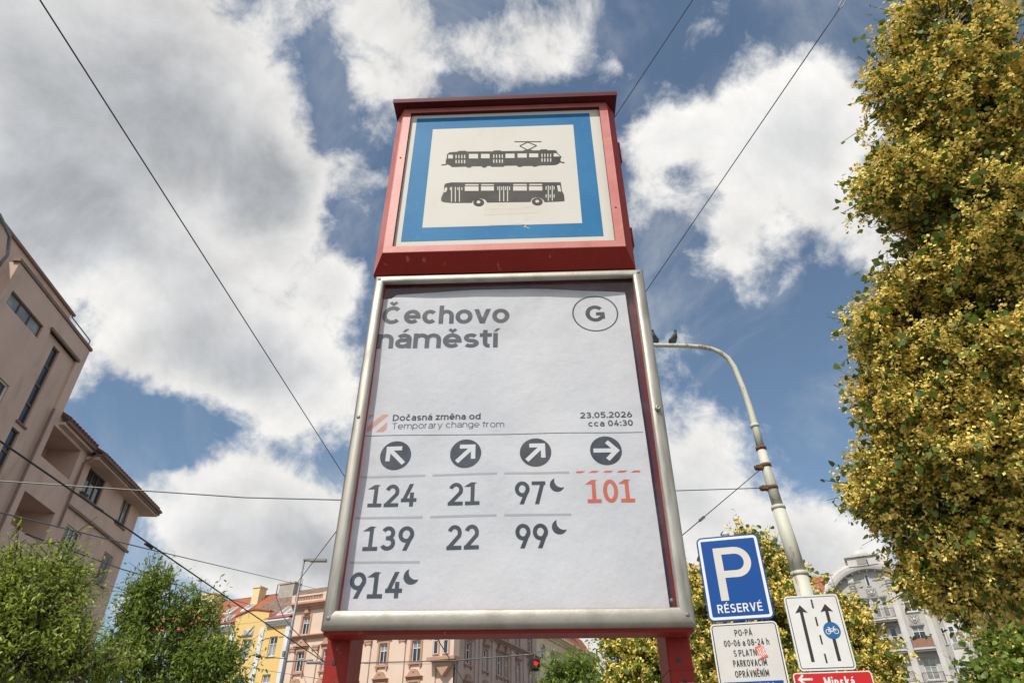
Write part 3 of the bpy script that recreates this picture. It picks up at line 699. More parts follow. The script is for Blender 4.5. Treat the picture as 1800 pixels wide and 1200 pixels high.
BUS_DARK=[[(-0.1821,1.1847),(-0.1791,1.1929),(-0.1623,1.1971),(0.1510,1.1835),(0.1527,1.1467),(0.1577,1.1335),(0.1584,1.1143),(0.1576,1.1064),(0.1378,1.1051),(0.1027,1.1047),(0.0996,1.1137),(0.0921,1.1220),(0.0790,1.1248),(0.0690,1.1214),(0.0644,1.1105),(0.0632,1.1067),(-0.0580,1.1094),(-0.0592,1.1142),(-0.0650,1.1234),(-0.0785,1.1285),(-0.0906,1.1258),(-0.0981,1.1175),(-0.1001,1.1106),(-0.1556,1.1127),(-0.1780,1.1162),(-0.1868,1.1214),(-0.1879,1.1326),(-0.1844,1.1487),(-0.1810,1.1599)]]
BUS_LIGHT=[[(-0.1787,1.1746),(-0.1737,1.1770),(-0.1724,1.1661),(-0.1758,1.1554),(-0.1808,1.1567)],
[(0.1399,1.1701),(0.1481,1.1697),(0.1504,1.1435),(0.1416,1.1455)],
[(-0.1228,1.1777),(-0.0832,1.1759),(-0.0826,1.1572),(-0.1220,1.1589)],
[(-0.0764,1.1759),(-0.0392,1.1743),(-0.0389,1.1562),(-0.0759,1.1579)],
[(0.0153,1.1725),(0.0546,1.1707),(0.0543,1.1520),(0.0153,1.1538)],
[(0.0602,1.1704),(0.0982,1.1687),(0.0978,1.1507),(0.0599,1.1524)],
[(-0.1220,1.1870),(-0.0834,1.1852),(-0.0833,1.1796),(-0.1218,1.1813)],
[(-0.0760,1.1849),(-0.0398,1.1832),(-0.0397,1.1782),(-0.0758,1.1799)],
[(0.0160,1.1813),(0.0542,1.1796),(0.0542,1.1740),(0.0160,1.1757)],
[(0.0610,1.1796),(0.0980,1.1779),(0.0979,1.1727),(0.0609,1.1743)],
[(-0.1619,1.1772),(-0.1592,1.1770),(-0.1560,1.1159),(-0.1587,1.1160)],
[(-0.1510,1.1767),(-0.1483,1.1765),(-0.1453,1.1154),(-0.1480,1.1155)],
[(-0.1394,1.1762),(-0.1367,1.1760),(-0.1340,1.1149),(-0.1366,1.1151)],
[(-0.0243,1.1742),(-0.0216,1.1741),(-0.0210,1.1120),(-0.0236,1.1121)],
[(-0.0128,1.1737),(-0.0101,1.1736),(-0.0097,1.1115),(-0.0123,1.1116)],
[(-0.0018,1.1732),(0.0009,1.1731),(0.0011,1.1110),(-0.0015,1.1111)],
[(0.1140,1.1706),(0.1166,1.1705),(0.1146,1.1083),(0.1120,1.1084)],
[(0.1251,1.1701),(0.1278,1.1700),(0.1256,1.1078),(0.1230,1.1079)],
[(-0.1652,1.1757),(-0.1625,1.1755),(-0.1619,1.1640),(-0.1646,1.1641)],
[(-0.1437,1.1747),(-0.1410,1.1746),(-0.1404,1.1630),(-0.1431,1.1631)],
[(-0.1323,1.1742),(-0.1296,1.1741),(-0.1291,1.1625),(-0.1318,1.1626)],
[(-0.0297,1.1728),(-0.0270,1.1727),(-0.0268,1.1579),(-0.0295,1.1581)],
[(-0.0184,1.1723),(-0.0157,1.1722),(-0.0156,1.1574),(-0.0183,1.1576)],
[(-0.0072,1.1718),(-0.0045,1.1717),(-0.0044,1.1569),(-0.0071,1.1571)],
[(0.0041,1.1713),(0.0068,1.1712),(0.0068,1.1564),(0.0041,1.1566)],
[(0.1076,1.1683),(0.1103,1.1682),(0.1099,1.1535),(0.1072,1.1536)],
[(0.1192,1.1678),(0.1219,1.1676),(0.1214,1.1529),(0.1187,1.1531)],
[(0.1302,1.1673),(0.1328,1.1671),(0.1323,1.1525),(0.1296,1.1526)],
[(0.1066,1.1342),(0.1093,1.1341),(0.1089,1.1213),(0.1062,1.1214)],
[(0.1181,1.1337),(0.1208,1.1336),(0.1203,1.1208),(0.1177,1.1209)],
[(0.1289,1.1332),(0.1316,1.1331),(0.1311,1.1203),(0.1285,1.1204)]]
BUS_WHEELS=[[(-0.0662,1.1104),(-0.0666,1.1067),(-0.0681,1.1032),(-0.0704,1.1003),(-0.0734,1.0981),(-0.0770,1.0968),(-0.0809,1.0965),(-0.0848,1.0972),(-0.0884,1.0988),(-0.0916,1.1012),(-0.0941,1.1043),(-0.0957,1.1079),(-0.0964,1.1117),(-0.0960,1.1155),(-0.0946,1.1190),(-0.0923,1.1219),(-0.0892,1.1241),(-0.0856,1.1254),(-0.0817,1.1258),(-0.0778,1.1251),(-0.0741,1.1235),(-0.0709,1.1210),(-0.0684,1.1178),(-0.0668,1.1142)],
[(0.0973,1.1065),(0.0966,1.1028),(0.0951,1.0994),(0.0926,1.0965),(0.0895,1.0943),(0.0859,1.0930),(0.0820,1.0927),(0.0782,1.0933),(0.0746,1.0949),(0.0716,1.0974),(0.0693,1.1005),(0.0678,1.1040),(0.0674,1.1078),(0.0680,1.1116),(0.0695,1.1150),(0.0720,1.1179),(0.0751,1.1201),(0.0788,1.1214),(0.0827,1.1218),(0.0865,1.1211),(0.0901,1.1195),(0.0931,1.1170),(0.0954,1.1139),(0.0968,1.1103)]]
BUS_HUBS=[[(-0.0760,1.1108),(-0.0761,1.1094),(-0.0766,1.1080),(-0.0774,1.1069),(-0.0785,1.1060),(-0.0798,1.1055),(-0.0811,1.1054),(-0.0825,1.1056),(-0.0838,1.1062),(-0.0849,1.1072),(-0.0858,1.1084),(-0.0864,1.1098),(-0.0866,1.1113),(-0.0865,1.1128),(-0.0860,1.1141),(-0.0852,1.1153),(-0.0841,1.1162),(-0.0828,1.1167),(-0.0815,1.1168),(-0.0801,1.1165),(-0.0788,1.1159),(-0.0776,1.1150),(-0.0768,1.1137),(-0.0762,1.1123)],
[(0.0876,1.1069),(0.0874,1.1055),(0.0868,1.1041),(0.0860,1.1030),(0.0849,1.1021),(0.0836,1.1016),(0.0822,1.1015),(0.0809,1.1017),(0.0796,1.1024),(0.0785,1.1033),(0.0777,1.1045),(0.0772,1.1059),(0.0771,1.1074),(0.0773,1.1089),(0.0778,1.1102),(0.0787,1.1114),(0.0798,1.1122),(0.0811,1.1127),(0.0825,1.1129),(0.0838,1.1126),(0.0851,1.1120),(0.0861,1.1110),(0.0870,1.1098),(0.0875,1.1084)]]
fp('tram_symbol', 'black', TRAM_DARK, .0014); fp('tram_window_print', 'panel', TRAM_LIGHT, .0019)
fp('bus_symbol', 'black', BUS_DARK, .0014); fp('bus_window_print', 'panel', BUS_LIGHT, .0019)
for q_ in range(2): fp('bus_wheel_print', 'black', BUS_WHEELS[q_:q_+1], .0022); fp('bus_hub_print', 'panel', BUS_HUBS[q_:q_+1], .0026)
k = MB().box(-.360, .3395, -.067, .25, SZ(1.5375), SZ(1.5500)); k.box(-.360, .3395, -.0675, -.0655, SZ(1.5300), SZ(1.5374)); k.build('box_roof', M['reddark'], stop, bevel=.002)  # roof colour darkened so it looks out of the sun
for z0, z1 in ((1.335,1.425),(.985,1.055)):
    h = MB().box(.334, .3445, .035, .075, SZ(z0), SZ(z1)).build('hinge', M['reddark'], stop, bevel=.003)
    MB().tube([(.342,.032,SZ(z0)),(.342,.032,SZ(z1))], .004, 8).build('hinge_pin', M['red'], h, True)
for x, z in ((-.3175,1.30),(.2950,1.065)):
    MB().lathe([(.003,-.0400),(.0028,-.0412),(.001,-.0416)], (x,0,SZ(z)), 8, 'y').build('screw', M['rust'], bx)

# ------------------------------------------------------------------ buildings
def holed(mb, x0, x1, z0, z1, holes, y=0., d=.18):
    xs = sorted({x0, x1, *[h[0] for h in holes], *[h[1] for h in holes]}); zs = sorted({z0, z1, *[h[2] for h in holes], *[h[3] for h in holes]})
    xs = [x for x in xs if x0 <= x <= x1]; zs = [z for z in zs if z0 <= z <= z1]
    for i in range(len(xs)-1):
        for j in range(len(zs)-1):
            cx, cz = (xs[i]+xs[i+1])/2, (zs[j]+zs[j+1])/2
            if any(h[0] < cx < h[1] and h[2] < cz < h[3] for h in holes): continue
            mb.quad((xs[i],y,zs[j]), (xs[i+1],y,zs[j]), (xs[i+1],y,zs[j+1]), (xs[i],y,zs[j+1]))
    for a, b, c, e in holes:
        mb.quad((a,y,c),(b,y,c),(b,y+d,c),(a,y+d,c)); mb.quad((a,y,e),(a,y+d,e),(b,y+d,e),(b,y,e))
        mb.quad((a,y,c),(a,y+d,c),(a,y+d,e),(a,y,e)); mb.quad((b,y,c),(b,y,e),(b,y+d,e),(b,y+d,c))
def window(par, x0, x1, z0, z1, y=.16, T=None, cols=2, tr=.62, fm_='frame_white', fw=.07, mw=.055, glass=None, sill=None, cols_low=None):
    """casement: frame with mullions and a transom, the panes as sub-parts"""
    f = MB(T); f.box(x0,x0+fw,y-.06,y+.02,z0,z1); f.box(x1-fw,x1,y-.06,y+.02,z0,z1); f.box(x0+fw,x1-fw,y-.06,y+.02,z1-fw,z1); f.box(x0+fw,x1-fw,y-.06,y+.02,z0,z0+fw)
    xs = [x0+fw+(x1-x0-2*fw)*i/cols for i in range(cols+1)]; zs = [z0+fw, z1-fw]
    if tr:
        zt = z0+(z1-z0)*tr; f.box(x0+fw,x1-fw,y-.065,y+.015,zt-mw/2,zt+mw/2); zs = [z0+fw, zt, z1-fw]
    for x in xs[1:-1]:
        for i in range(len(zs)-1): f.box(x-mw/2,x+mw/2,y-.055,y+.012,zs[i]+.001,zs[i+1]-.03)
    w = f.build('window', M[fm_], par)
    for j in range(len(zs)-1):
        g = glass or ('glassc' if random.random() < .3 else 'glass')
        MB(T).box(x0+fw*.8,x1-fw*.8,y-.012,y+.016,zs[j],zs[j+1]).build('pane', M[g], w)
    if sill: MB(T).box(x0-.08,x1+.08,-.10,.03,z0-.09,z0-.003).build('window_sill', M[sill], par)
    return w
def cornice(par, x0, x1, z, h, d, m, T=None, name='cornice', y=0.):
    """stepped moulding, profile in y,z"""
    pr = [(y+.0,z),(y-d*.25,z),(y-d*.30,z+h*.25),(y-d*.6,z+h*.38),(y-d*.65,z+h*.55),(y-d,z+h*.68),(y-d,z+h*.9),(y-d*.92,z+h),(y,z+h)]
    return MB(T).prism_x(pr, x0, x1).build(name, M[m], par)

# --- the brown block on the left
b = empty('apartment_block', (-20.8,36,0), R(94)); tag(b, 'brown rendered apartment block with a square tower, recessed loggias and tiled eaves', 'building')
wl = MB()
wins = [(-6.15,-4.40,13.96,15.32),(-2.20,-1.18,14.0,15.42),(-6.15,-4.70,11.0,12.48),(-2.13,-1.12,11.0,12.5),(-6.15,-4.70,8.1,9.5),(-2.13,-1.12,8.1,9.5),(-6.15,-4.70,5.1,6.5),(-2.13,-1.12,5.1,6.5)]
logs = [(-9.98,-7.52,14.04,15.50),(-9.98,-7.52,11.05,12.46),(-9.98,-7.52,8.1,9.5)]
holed(wl, -10.45, -6.95, 0, 16.0, [(-10.05,-7.5,14.04,15.50),(-10.05,-7.5,11.05,12.46),(-10.05,-7.5,8.1,9.5)], 0, .12)
holed(wl, -6.95, -.05, 13.12, 16.0, wins[:2], .06, .2); holed(wl, -6.95, -.05, 0, 13.12, wins[2:], .10, .2)
wl.quad((-6.95,0,0),(-6.95,.10,0),(-6.95,.10,13.12),(-6.95,0,13.12)); wl.quad((-6.95,0,13.12),(-6.95,.06,13.12),(-6.95,.06,16),(-6.95,0,16))
wl.box(-16.15,-.05,.9+.65,12,0,16.0); wl.quad((-.05,.1,0),(-.05,1.6,0),(-.05,1.6,13.12),(-.05,.1,13.12)); wl.quad((-.05,.06,13.12),(-.05,1.6,13.12),(-.05,1.6,16),(-.05,.06,16))
# tower
holed(wl, -16.15, -12.86, 0, 19.55, [(-15.76,-13.35,17.80,18.44),(-15.9,-13.55,13.6,15.36)], 0, .16)
holed(wl, -12.86, -10.45, 0, 19.55, [(-12.86,-10.45,2,18.58)], 0, .12)
holed(wl, -10.45, -9.87, 16.0, 19.55, [], 0, .1)
holed(wl, -12.86, -10.45, 2, 18.58, [(-12.12,-11.58,14.60,18.32),(-12.22,-11.66,10.6,14.28),(-12.22,-11.66,6.6,10.2)], .12, .14)
wl.quad((-9.87,0,16),(-9.87,8,16),(-9.87,8,19.55),(-9.87,0,19.55)); wl.quad((-16.15,0,0),(-16.15,0,19.55),(-16.15,8,19.55),(-16.15,8,0))
wl.quad((-16.15,0,19.55),(-9.87,0,19.55),(-9.87,8,19.55),(-16.15,8,19.55)); wl.box(-40,-16.16,1.2,10,0,17.6)
wl.build('wall', M['brown'], b)
MB().box(-40,-10.0,1.5,9,19.56,21.5).build('penthouse', M['brown'], b)
MB().box(-40,-9.9,1.38,9.05,21.5,21.62).build('penthouse_coping', M['browntrim'], b)
k = MB(); k.box(-16.25,-9.80,-.06,.25,19.56,19.70); k.build('parapet_coping', M['browntrim'], b)
k = MB(); k.tube([(-11.9,.15,19.72),(-11.9,.15,20.1),(-9.95,.15,20.1),(-9.95,.15,19.72)], .03, 6); k.build('roof_railing', M['galv'], b, True)
MB().box(-12.95,-10.37,-.10,.10,18.58,18.70).build('lintel', M['browntrim'], b)
for i, (a, c_, z0, z1) in enumerate([(-12.12,-11.58,14.60,18.32),(-12.22,-11.66,10.6,14.28),(-12.22,-11.66,6.6,10.2)]):
    f = MB(); y = .26
    f.box(a,a+.05,y-.05,y+.02,z0,z1); f.box(c_-.05,c_,y-.05,y+.02,z0,z1)
    zz = [z0+(z1-z0)*q/4 for q in range(5)]
    for z in zz: f.box(a+.05,c_-.05,y-.045,y+.015,z-.05 if z > z0 else z,z+.05 if z < z1 else z)
    w = f.build('window', M['frame_dark'], b)
    for q in range(4): MB().box(a+.04,c_-.04,y-.01,y+.012,zz[q]+.02,zz[q+1]-.02).build('pane', M['glass'], w)
    MB().box(a-.1,c_+.1,-.0+.04,.14,z0-.09,z0-.01).build('window_sill', M['browntrim'], b)
window(b, -15.76,-13.35,17.80,18.44, .14, cols=3, tr=None, fm_='frame_dark', fw=.05, glass='glassc')
window(b, -15.9,-13.55,13.6,15.36, .14, cols=2, tr=None, fm_='frame_white', fw=.06, glass='glass')
# loggias: deep rooms with an inner door
for a, c_, z0, z1 in [(-10.05,-7.5,14.04,15.50),(-10.05,-7.5,11.05,12.46),(-10.05,-7.5,8.1,9.5)]:
    k = MB(); e = .12; D_ = 1.5
    k.quad((a,e,z0),(c_,e,z0),(c_,D_,z0),(a,D_,z0)); k.quad((a,e,z1),(a,D_,z1),(c_,D_,z1),(c_,e,z1)); k.quad((a,e,z0),(a,D_,z0),(a,D_,z1),(a,e,z1)); k.quad((c_,e,z0),(c_,e,z1),(c_,D_,z1),(c_,D_,z0))
    k.quad((a,D_,z0),(c_,D_,z0),(c_,D_,z1),(a,D_,z1)); lo = k.build('loggia', M['brown'], b)
    MB().box(a+.5,a+1.3,D_-.08,D_-.02,z0,z1-.12).build('balcony_door', M['frame_dark'], lo)
for (x0,x1,z0,z1) in wins:
    y = .20 if z0 > 13 else .24
    n_ = 3 if x1-x0 > 1.3 else 2
    window(b, x0,x1,z0,z1, y, cols=n_, tr=None, fm_='frame_dark' if z0 > 13 else 'frame_white', fw=.06)
    k = MB(); yy = y-.14
    for q in range(1, 4*n_ if z0 < 13 and x0 > -3 else 1): k.box(x0+(x1-x0)*q/(4*n_)-.012,x0+(x1-x0)*q/(4*n_)+.012,yy,yy+.02,z0,z1)
    if k.v: k.build('window_bars', M['galv'], b)
    MB().box(x0-.1,x1+.1,-.02 if z0 > 13 else .01,.12,z0-.08,z0-.01).build('window_sill', M['browntrim'], b)
MB().tube([(-10.62,-.07,16.0),(-10.62,-.07,1)], .06, 8).build('downpipe', M['browntrim'], b, True)
MB().box(-6.94,.05,-.02,.06,13.08,13.2).build('string_course', M['browntrim'], b)
ev = MB(); ev.box(-6.94,.62,-.66,1.5,15.34,15.48); ev.box(-9.8,-6.95,-.25,1.5,15.66,15.8); ev.build('eaves', M['brown'], b)
ev = MB(); ev.box(-6.94,.67,-.74,-.665,15.42,15.60); ev.tube([(-9.75,-.33,15.83),(-7.0,-.33,15.83)], .07, 8); ev.tube([(-6.95,-.79,15.56),(.66,-.79,15.60)], .07, 8); ev.tube([(-6.95,-.9,15.6),(-6.95,-.4,15.5),(-7.02,-.09,15.1),(-7.02,-.09,12)], .05, 8); ev.build('gutter', M['browntrim'], b)
rf = MB(); rf.prism_x([(-.78,15.62),(-.78,15.72),(5,19.2),(5,19.0)], -6.9, .70); rf.prism_x([(-.35,15.92),(-.35,16.06),(5,19.35),(5,19.1)], -9.86, -6.9)
rf = rf.build('roof', M['eave_tile'], b)
for i in range(34):   # edge row of roof tiles, countable against the sky
    x = -9.7+i*.3; y0 = -.38 if x < -6.9 else -.82; z0 = 16.00 if x < -6.9 else 15.66
    MB().tube([(x,y0,z0+.02),(x,y0+.9,z0+.53)], .065, 6).build('roof_tile', M['eave_tile'], rf, True)
k = MB(); k.tube([(-17.15,-.15,18.3),(-17.2,-.3,19.0),(-17.6,-.35,19.6),(-18.6,-.4,19.8)], .07, 8); k.build('vent_pipe', M['galv'], b, True)

# --- yellow house, pink house: local x along the lit front, the pink corner at the origin
A0 = (-4.64, 58, 0); RZ = R(-23.6)
y_ = empty('yellow_house', A0, RZ); tag(y_, 'yellow house with white pilasters and an ornamented gable under tiled roof', 'house')
wl = MB(); wh = []
rows = [(13.19,14.85),(10.0,11.70),(6.9,8.6),(3.4,5.2)]
for z0, z1 in rows:
    for a, c_ in ((-19.24,-18.32),(-22.45,-21.35),(-25.6,-24.6)): wh.append((a,c_,z0,z1))
holed(wl, -28.5, -16.97, 0, 16.3, wh, 0, .2)
wl.prism_y([(-23.85,16.3),(-19.87,16.3),(-19.87,17.10),(-21.6,17.42),(-22.2,17.42),(-23.85,16.98)], -.02, .35)
wl.box(-28.5,-16.97,.45,11,0,16.3)
wl.build('wall', M['yellow'], y_)
MB().prism_y([(-24.0,16.98),(-22.2,17.44),(-21.6,17.44),(-19.75,17.12),(-19.75,17.24),(-21.6,17.56),(-22.25,17.56),(-24.0,17.10)], -.14, .4).build('gable_coping', M['redmetal'], y_)
for x0, x1 in ((-17.52,-16.99),(-20.53,-20.04),(-24.1,-23.6),(-27.2,-26.7)): MB().box(x0,x1,-.10,0,0,15.7).build('pilaster', M['white_render'], y_)
cornice(y_, -19.85,-16.97,15.72,.55,.55,'white_render'); cornice(y_, -28.5,-23.9,15.72,.55,.55,'white_render')
for a, c_ in ((-19.86,-16.98),(-28.5,-23.87)): MB().prism_x([(-.6,16.28),(-.6,16.34),(.75,16.95),(.75,16.85)], a, c_).build('eaves_roof', M['redmetal'], y_)
for i, (a, c_, z0, z1) in enumerate(wh): window(y_, a,c_,z0,z1,.18, cols=2, tr=.62, sill='white_render')
# relief ornament on the gable: wings, urn and swags
k = MB(); cx, cz = -21.95, 15.55
k.prism_y(rrect(cx-.62,cx+.62,cz-.50,cz+.18,.12,3), -.06, -.001)
for s in (-1, 1):
    k.tube([(cx,-.08,cz-.1),(cx+s*.35,-.10,cz+.12),(cx+s*.62,-.09,cz+.52)], [.09,.07,.03], 6)
    k.tube([(cx+s*.15,-.08,cz-.3),(cx+s*.42,-.09,cz-.35),(cx+s*.55,-.08,cz-.05)], .05, 6)
k.lathe([(.05,-.4),(.16,-.25),(.18,-.05),(.08,.1)], (cx,-.08,cz), 8)
k.build('relief_ornament', M['greyw'], y_, True)
for x in (-19.55,-17.95): MB().box(x-.25,x+.25,-.05,0,14.72,14.80).build('moulding', M['pinktrim'], y_)
# roofs: red tiles to the left, mottled brown to the right, up to a ridge 5 m behind the front
rf = MB().quad((-38,.3,16.4),(-24.5,.3,16.4),(-24.5+1.2,5.2,20.35),(-38,5.2,20.35)).build('roof', M['tile_red'], y_); rf['label'] = 'orange red tiled roof slope'
r2 = MB().quad((-24.5,.3,16.45),(-13.0,.3,16.45),(-13.0,5.2,20.42),(-24.5+1.25,5.2,20.42)).build('roof', M['tile_brown'], y_); r2['label'] = 'mottled brown tiled roof slope'
MB().box(-38,-9,5.2,5.4,16,20.44).build('roof_ridge', M['tile_brown'], y_)
def chim(x0, x1, y0, y1, z0, z1, m):
    c = MB().box(x0,x1,y0,y1,z0,z1).build('chimney', M[m], y_); MB().box(x0-.08,x1+.08,y0-.08,y1+.08,z1+.002,z1+.16).build('chimney_cap', M[m], c); return c
chim(-33.4,-31.3,3.6,5.0,18.4,20.75,'ch_yellow'); chim(-26.2,-25.3,3.8,4.8,19.0,20.85,'ch_yellow'); chim(-23.1,-21.2,4.2,5.2,19.2,20.95,'ch_grey')
MB().tube([(-24.0,4.9,20.0),(-24.0,4.9,21.3)], .06, 6).build('flue', M['galv'], y_)
for x in (-21.0,-22.6,-26.6): MB().tube([(x,5.1,20.4),(x,5.1,21.6)], .025, 5).build('antenna', M['galv'], y_)
def skyl(x, y, w, h):
    z = 16.4+(y-.3)*(3.95/4.9); sl_ = 3.95/4.9
    f = MB().prism_x([(y,z+.04),(y+h,z+h*sl_+.04),(y+h-.05,z+h*sl_+.20),(y-.05,z+.20)], x, x+w).build('skylight', M['frame_white'], y_)
    MB().prism_x([(y+.02,z+.205+.02),(y+h-.1,z+h*sl_+.14),(y+h-.1,z+h*sl_+.17),(y+.02,z+.255)], x+.1, x+w-.1).build('pane', M['glassc'], f)
for x, y in ((-30.2,1.9),(-28.0,2.2),(-25.9,2.4)): skyl(x, y, 1.0, 1.0)
for i in range(3): skyl(-19.6+i*.95, .5, .85, 1.5)
skyl(-26.6,.6,1.0,1.1)

p_ = empty('pink_house', A0, RZ); tag(p_, 'pale pink stuccoed corner house with ornate window hoods and an oriel at the corner', 'house')
wl = MB(); wh = []
cols_ = [(-15.76,-14.95),(-12.9,-12.1),(-9.95,-9.15),(-7.12,-6.35),(-3.95,-3.12)]
for z0, z1 in ((14.73,16.27),(11.70,13.33),(8.5,10.2),(5.3,7.0)):
    for a, c_ in cols_: wh.append((a,c_,z0,z1))
holed(wl, -16.95, 0, 0, 17.2, wh, 0, .2); wl.quad((-16.95,0,0),(-16.95,0,17.2),(-16.95,1,17.2),(-16.95,1,0)); wl.box(-16.95,-.5,.45,10,0,17.2)
wl.build('wall', M['pink'], p_)
for (a, c_, z0, z1) in wh: window(p_, a,c_,z0,z1,.18, cols=2, tr=.64, sill='pinktrim')
def hood(par, cx, z, w, m, T=None, top=True):
    """curled segmental hood over a window"""
    k = MB(T); pts = []
    n = 14; up = []
    for i in range(n+1):
        q = -1+2*i/n; zz = .16*math.cos(q*math.pi)**1+.30*(1-abs(q))**.8-.05*math.cos(q*9)
        up.append((cx+q*w/2, z+.28+zz))
    pts = [(cx-w/2,z+.12),(cx+w/2,z+.12)]+up[::-1]
    k.prism_y(pts, -.26, 0); k.box(cx-w/2+.05,cx+w/2-.05,-.13,-.001,z-.02,z+.119)
    k.lathe([(.02,-.33),(.11,-.27),(.13,-.2)], (cx,0,z+.5), 8, 'y')
    k.build('window_hood', M[m], par)
def surround(par, a, c_, z0, z1, m, T=None, s=.17):
    k = MB(T); k.box(a-s,a,-.07,.0,z0,z1); k.box(c_,c_+s,-.07,.0,z0,z1); k.box(a-s,c_+s,-.07,0,z1,z1+s); k.box(a-s-.06,c_+s+.06,-.16,0,z0-.22,z0-.10)
    k.box(a-s,a-.02,-.13,-.001,z0-.42,z0-.221); k.box(c_+.02,c_+s,-.13,-.001,z0-.42,z0-.221)
    k.build('window_surround', M[m], par)
for (a, c_, z0, z1) in wh:
    surround(p_, a,c_,z0,z1,'pinktrim')
    if z0 < 14: hood(p_, (a+c_)/2, z1+.25, c_-a+.75, 'pinktrim')
    else: hood(p_, (a+c_)/2, z1+.12, .6, 'pinktrim')
for x in (-5.2,-2.2,-8.6,-14.1,-16.6):
    k = MB(); k.box(x,x+.62,-.11,0,2.5,13.5); k.build('pilaster', M['pink'], p_)
    k = MB(); k.box(x-.06,x+.68,-.20,0,13.55,13.72); k.box(x+.0,x+.62,-.16,0,13.30,13.54); k.tube([(x+.04,-.16,13.45),(x+.04,-.16,13.3)], .09, 8); k.tube([(x+.58,-.16,13.45),(x+.58,-.16,13.3)], .09, 8)
    k.build('capital', M['pinktrim'], p_)
    k = MB(); k.box(x-.03,x,-.06,0,4,13.3); k.box(x+.62,x+.65,-.06,0,4,13.3); k.build('pilaster_edge', M['pinktrim'], p_)
cornice(p_, -16.95,-1.9,14.28,.36,.42,'pinktrim'); cornice(p_, -17.0,.3,16.85,.6,.65,'pinktrim')
MB().box(-17.0,.2,-.5,.0,17.46,17.60).build('parapet_base', M['pink'], p_)
bl = MB().box(-16.75,.2,-.45,-.15,17.98,18.12).build('balustrade', M['pink'], p_)
for i in range(46): MB().lathe([(.05,17.60),(.10,17.70),(.04,17.88),(.07,17.98)], (-16.5+i*.3,-.3,0), 6).build('baluster', M['pinktrim'], bl)
for x in (-16.9,-13.4,-10,-6.5,-3): MB().box(x-.18,x+.2,-.48,-.12,17.60,18.16).build('baluster_pier', M['pink'], bl)
MB().prism_x([(.2,17.4),(5.2,20.6),(10,17.4)], -16.9, -.3).build('roof', M['tile_brown'], p_)
k = MB(); k.tube([(-16.8,5.2,21.0),(-10,5.2,21.0)], .03, 5)
for x in np.arange(-16.8,-10,.75): k.tube([(x,5.2,20.2),(x,5.2,21.0)], .02, 4)
k.build('roof_railing', M['galv'], p_)
# oriel at the corner
o = MB(); T_ = None
o.prism_y([(0,0)]*0 or [(-1.75,11.75),(.35,11.75),(.35,17.0),(-1.75,17.0)], -.75, .2); ob = o.build('oriel', M['pink'], p_)
for z0 in (11.95, 15.0):
    for a, c_ in ((-1.45,-1.02),(-.55,-.12)):
        surround_m = MB(); surround_m.box(a-.1,c_+.1,-.80,-.751,z0-.08,z0+1.66); s_ = surround_m.build('oriel_panel', M['pinktrim'], ob)
        window(p_, a,c_,z0,z0+1.52,-.80, cols=1, tr=.66, fw=.05)
k = MB(); k.box(-1.95,.55,-.98,.2,11.50,11.74); k.build('oriel_ledge', M['pinktrim'], p_); MB().box(-1.8,.42,-.85,.1,14.3,14.5).build('oriel_ledge', M['pinktrim'], p_); MB().prism_y([(-1.6,11.49),(-.7,10.4),(.2,11.49)], -.6, .1).build('oriel_corbel', M['pinktrim'], p_)
# shaded side of the pink house, the shade put into darker render and trim
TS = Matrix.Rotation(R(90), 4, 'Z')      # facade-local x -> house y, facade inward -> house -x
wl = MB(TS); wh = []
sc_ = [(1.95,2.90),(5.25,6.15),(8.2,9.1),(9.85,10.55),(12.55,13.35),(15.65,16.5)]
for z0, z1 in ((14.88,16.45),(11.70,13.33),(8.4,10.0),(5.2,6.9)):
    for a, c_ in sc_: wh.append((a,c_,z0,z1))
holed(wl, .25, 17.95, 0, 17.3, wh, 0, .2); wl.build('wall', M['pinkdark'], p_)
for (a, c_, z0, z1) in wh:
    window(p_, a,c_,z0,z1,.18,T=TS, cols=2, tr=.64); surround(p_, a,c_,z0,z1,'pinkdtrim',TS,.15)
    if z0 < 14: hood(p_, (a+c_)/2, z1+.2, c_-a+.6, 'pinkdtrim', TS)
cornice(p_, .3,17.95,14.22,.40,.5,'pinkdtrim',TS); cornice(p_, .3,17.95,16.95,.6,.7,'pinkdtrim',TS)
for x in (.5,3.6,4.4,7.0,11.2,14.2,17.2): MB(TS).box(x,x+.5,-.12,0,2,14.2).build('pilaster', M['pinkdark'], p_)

q_ = empty('pale_yellow_house', A0, RZ); tag(q_, 'long pale yellow house with arched windows and mansard dormers, beyond the pink corner house', 'house')
wl = MB(TS); ac = [19.25,22.0,23.35,26.1,27.5,30.2,31.6,34.3]; wh = [(x,x+1.0,z0,z1) for x in ac for z0, z1 in ((14.75,15.75),(11.3,12.9),(8,9.6))]
holed(wl, 18.0, 38, 0, 17.7, wh, .02, .22); wl.quad((38,.02,0),(38,8,0),(38,8,17.7),(38,.02,17.7)); wl.build('wall', M['paley'], q_)
for (a, c_, z0, z1) in wh: window(q_, a,c_,z0,z1,.2,T=TS, cols=2, tr=.6)
for x in ac:
    k = MB(TS); ar = E(x+.5,15.75,.68,.62,0,180,10); ai = E(x+.5,15.75,.5,.46,180,0,10); n = 11
    vs = [(a,-.08,c_) for a, c_ in ar]+[(a,-.08,c_) for a, c_ in ai[::-1]]+[(a,.02,c_) for a, c_ in ar]+[(a,.02,c_) for a, c_ in ai[::-1]]
    k.add(vs, [(i,i+1,i+n+1,i+n) for i in range(n-1)]+[(i,i+2*n,i+1+2*n,i+1) for i in range(n-1)]+[(i+n,i+n+1,i+3*n+1,i+3*n) for i in range(n-1)])
    k.build('arch_moulding', M['paley'], q_)
    MB(TS).prism_y([(x+.02,15.752)]+E(x+.5,15.752,.48,.44,0,180,8)+[], -.03, -.0).build('arched_light', M['glass'], q_)
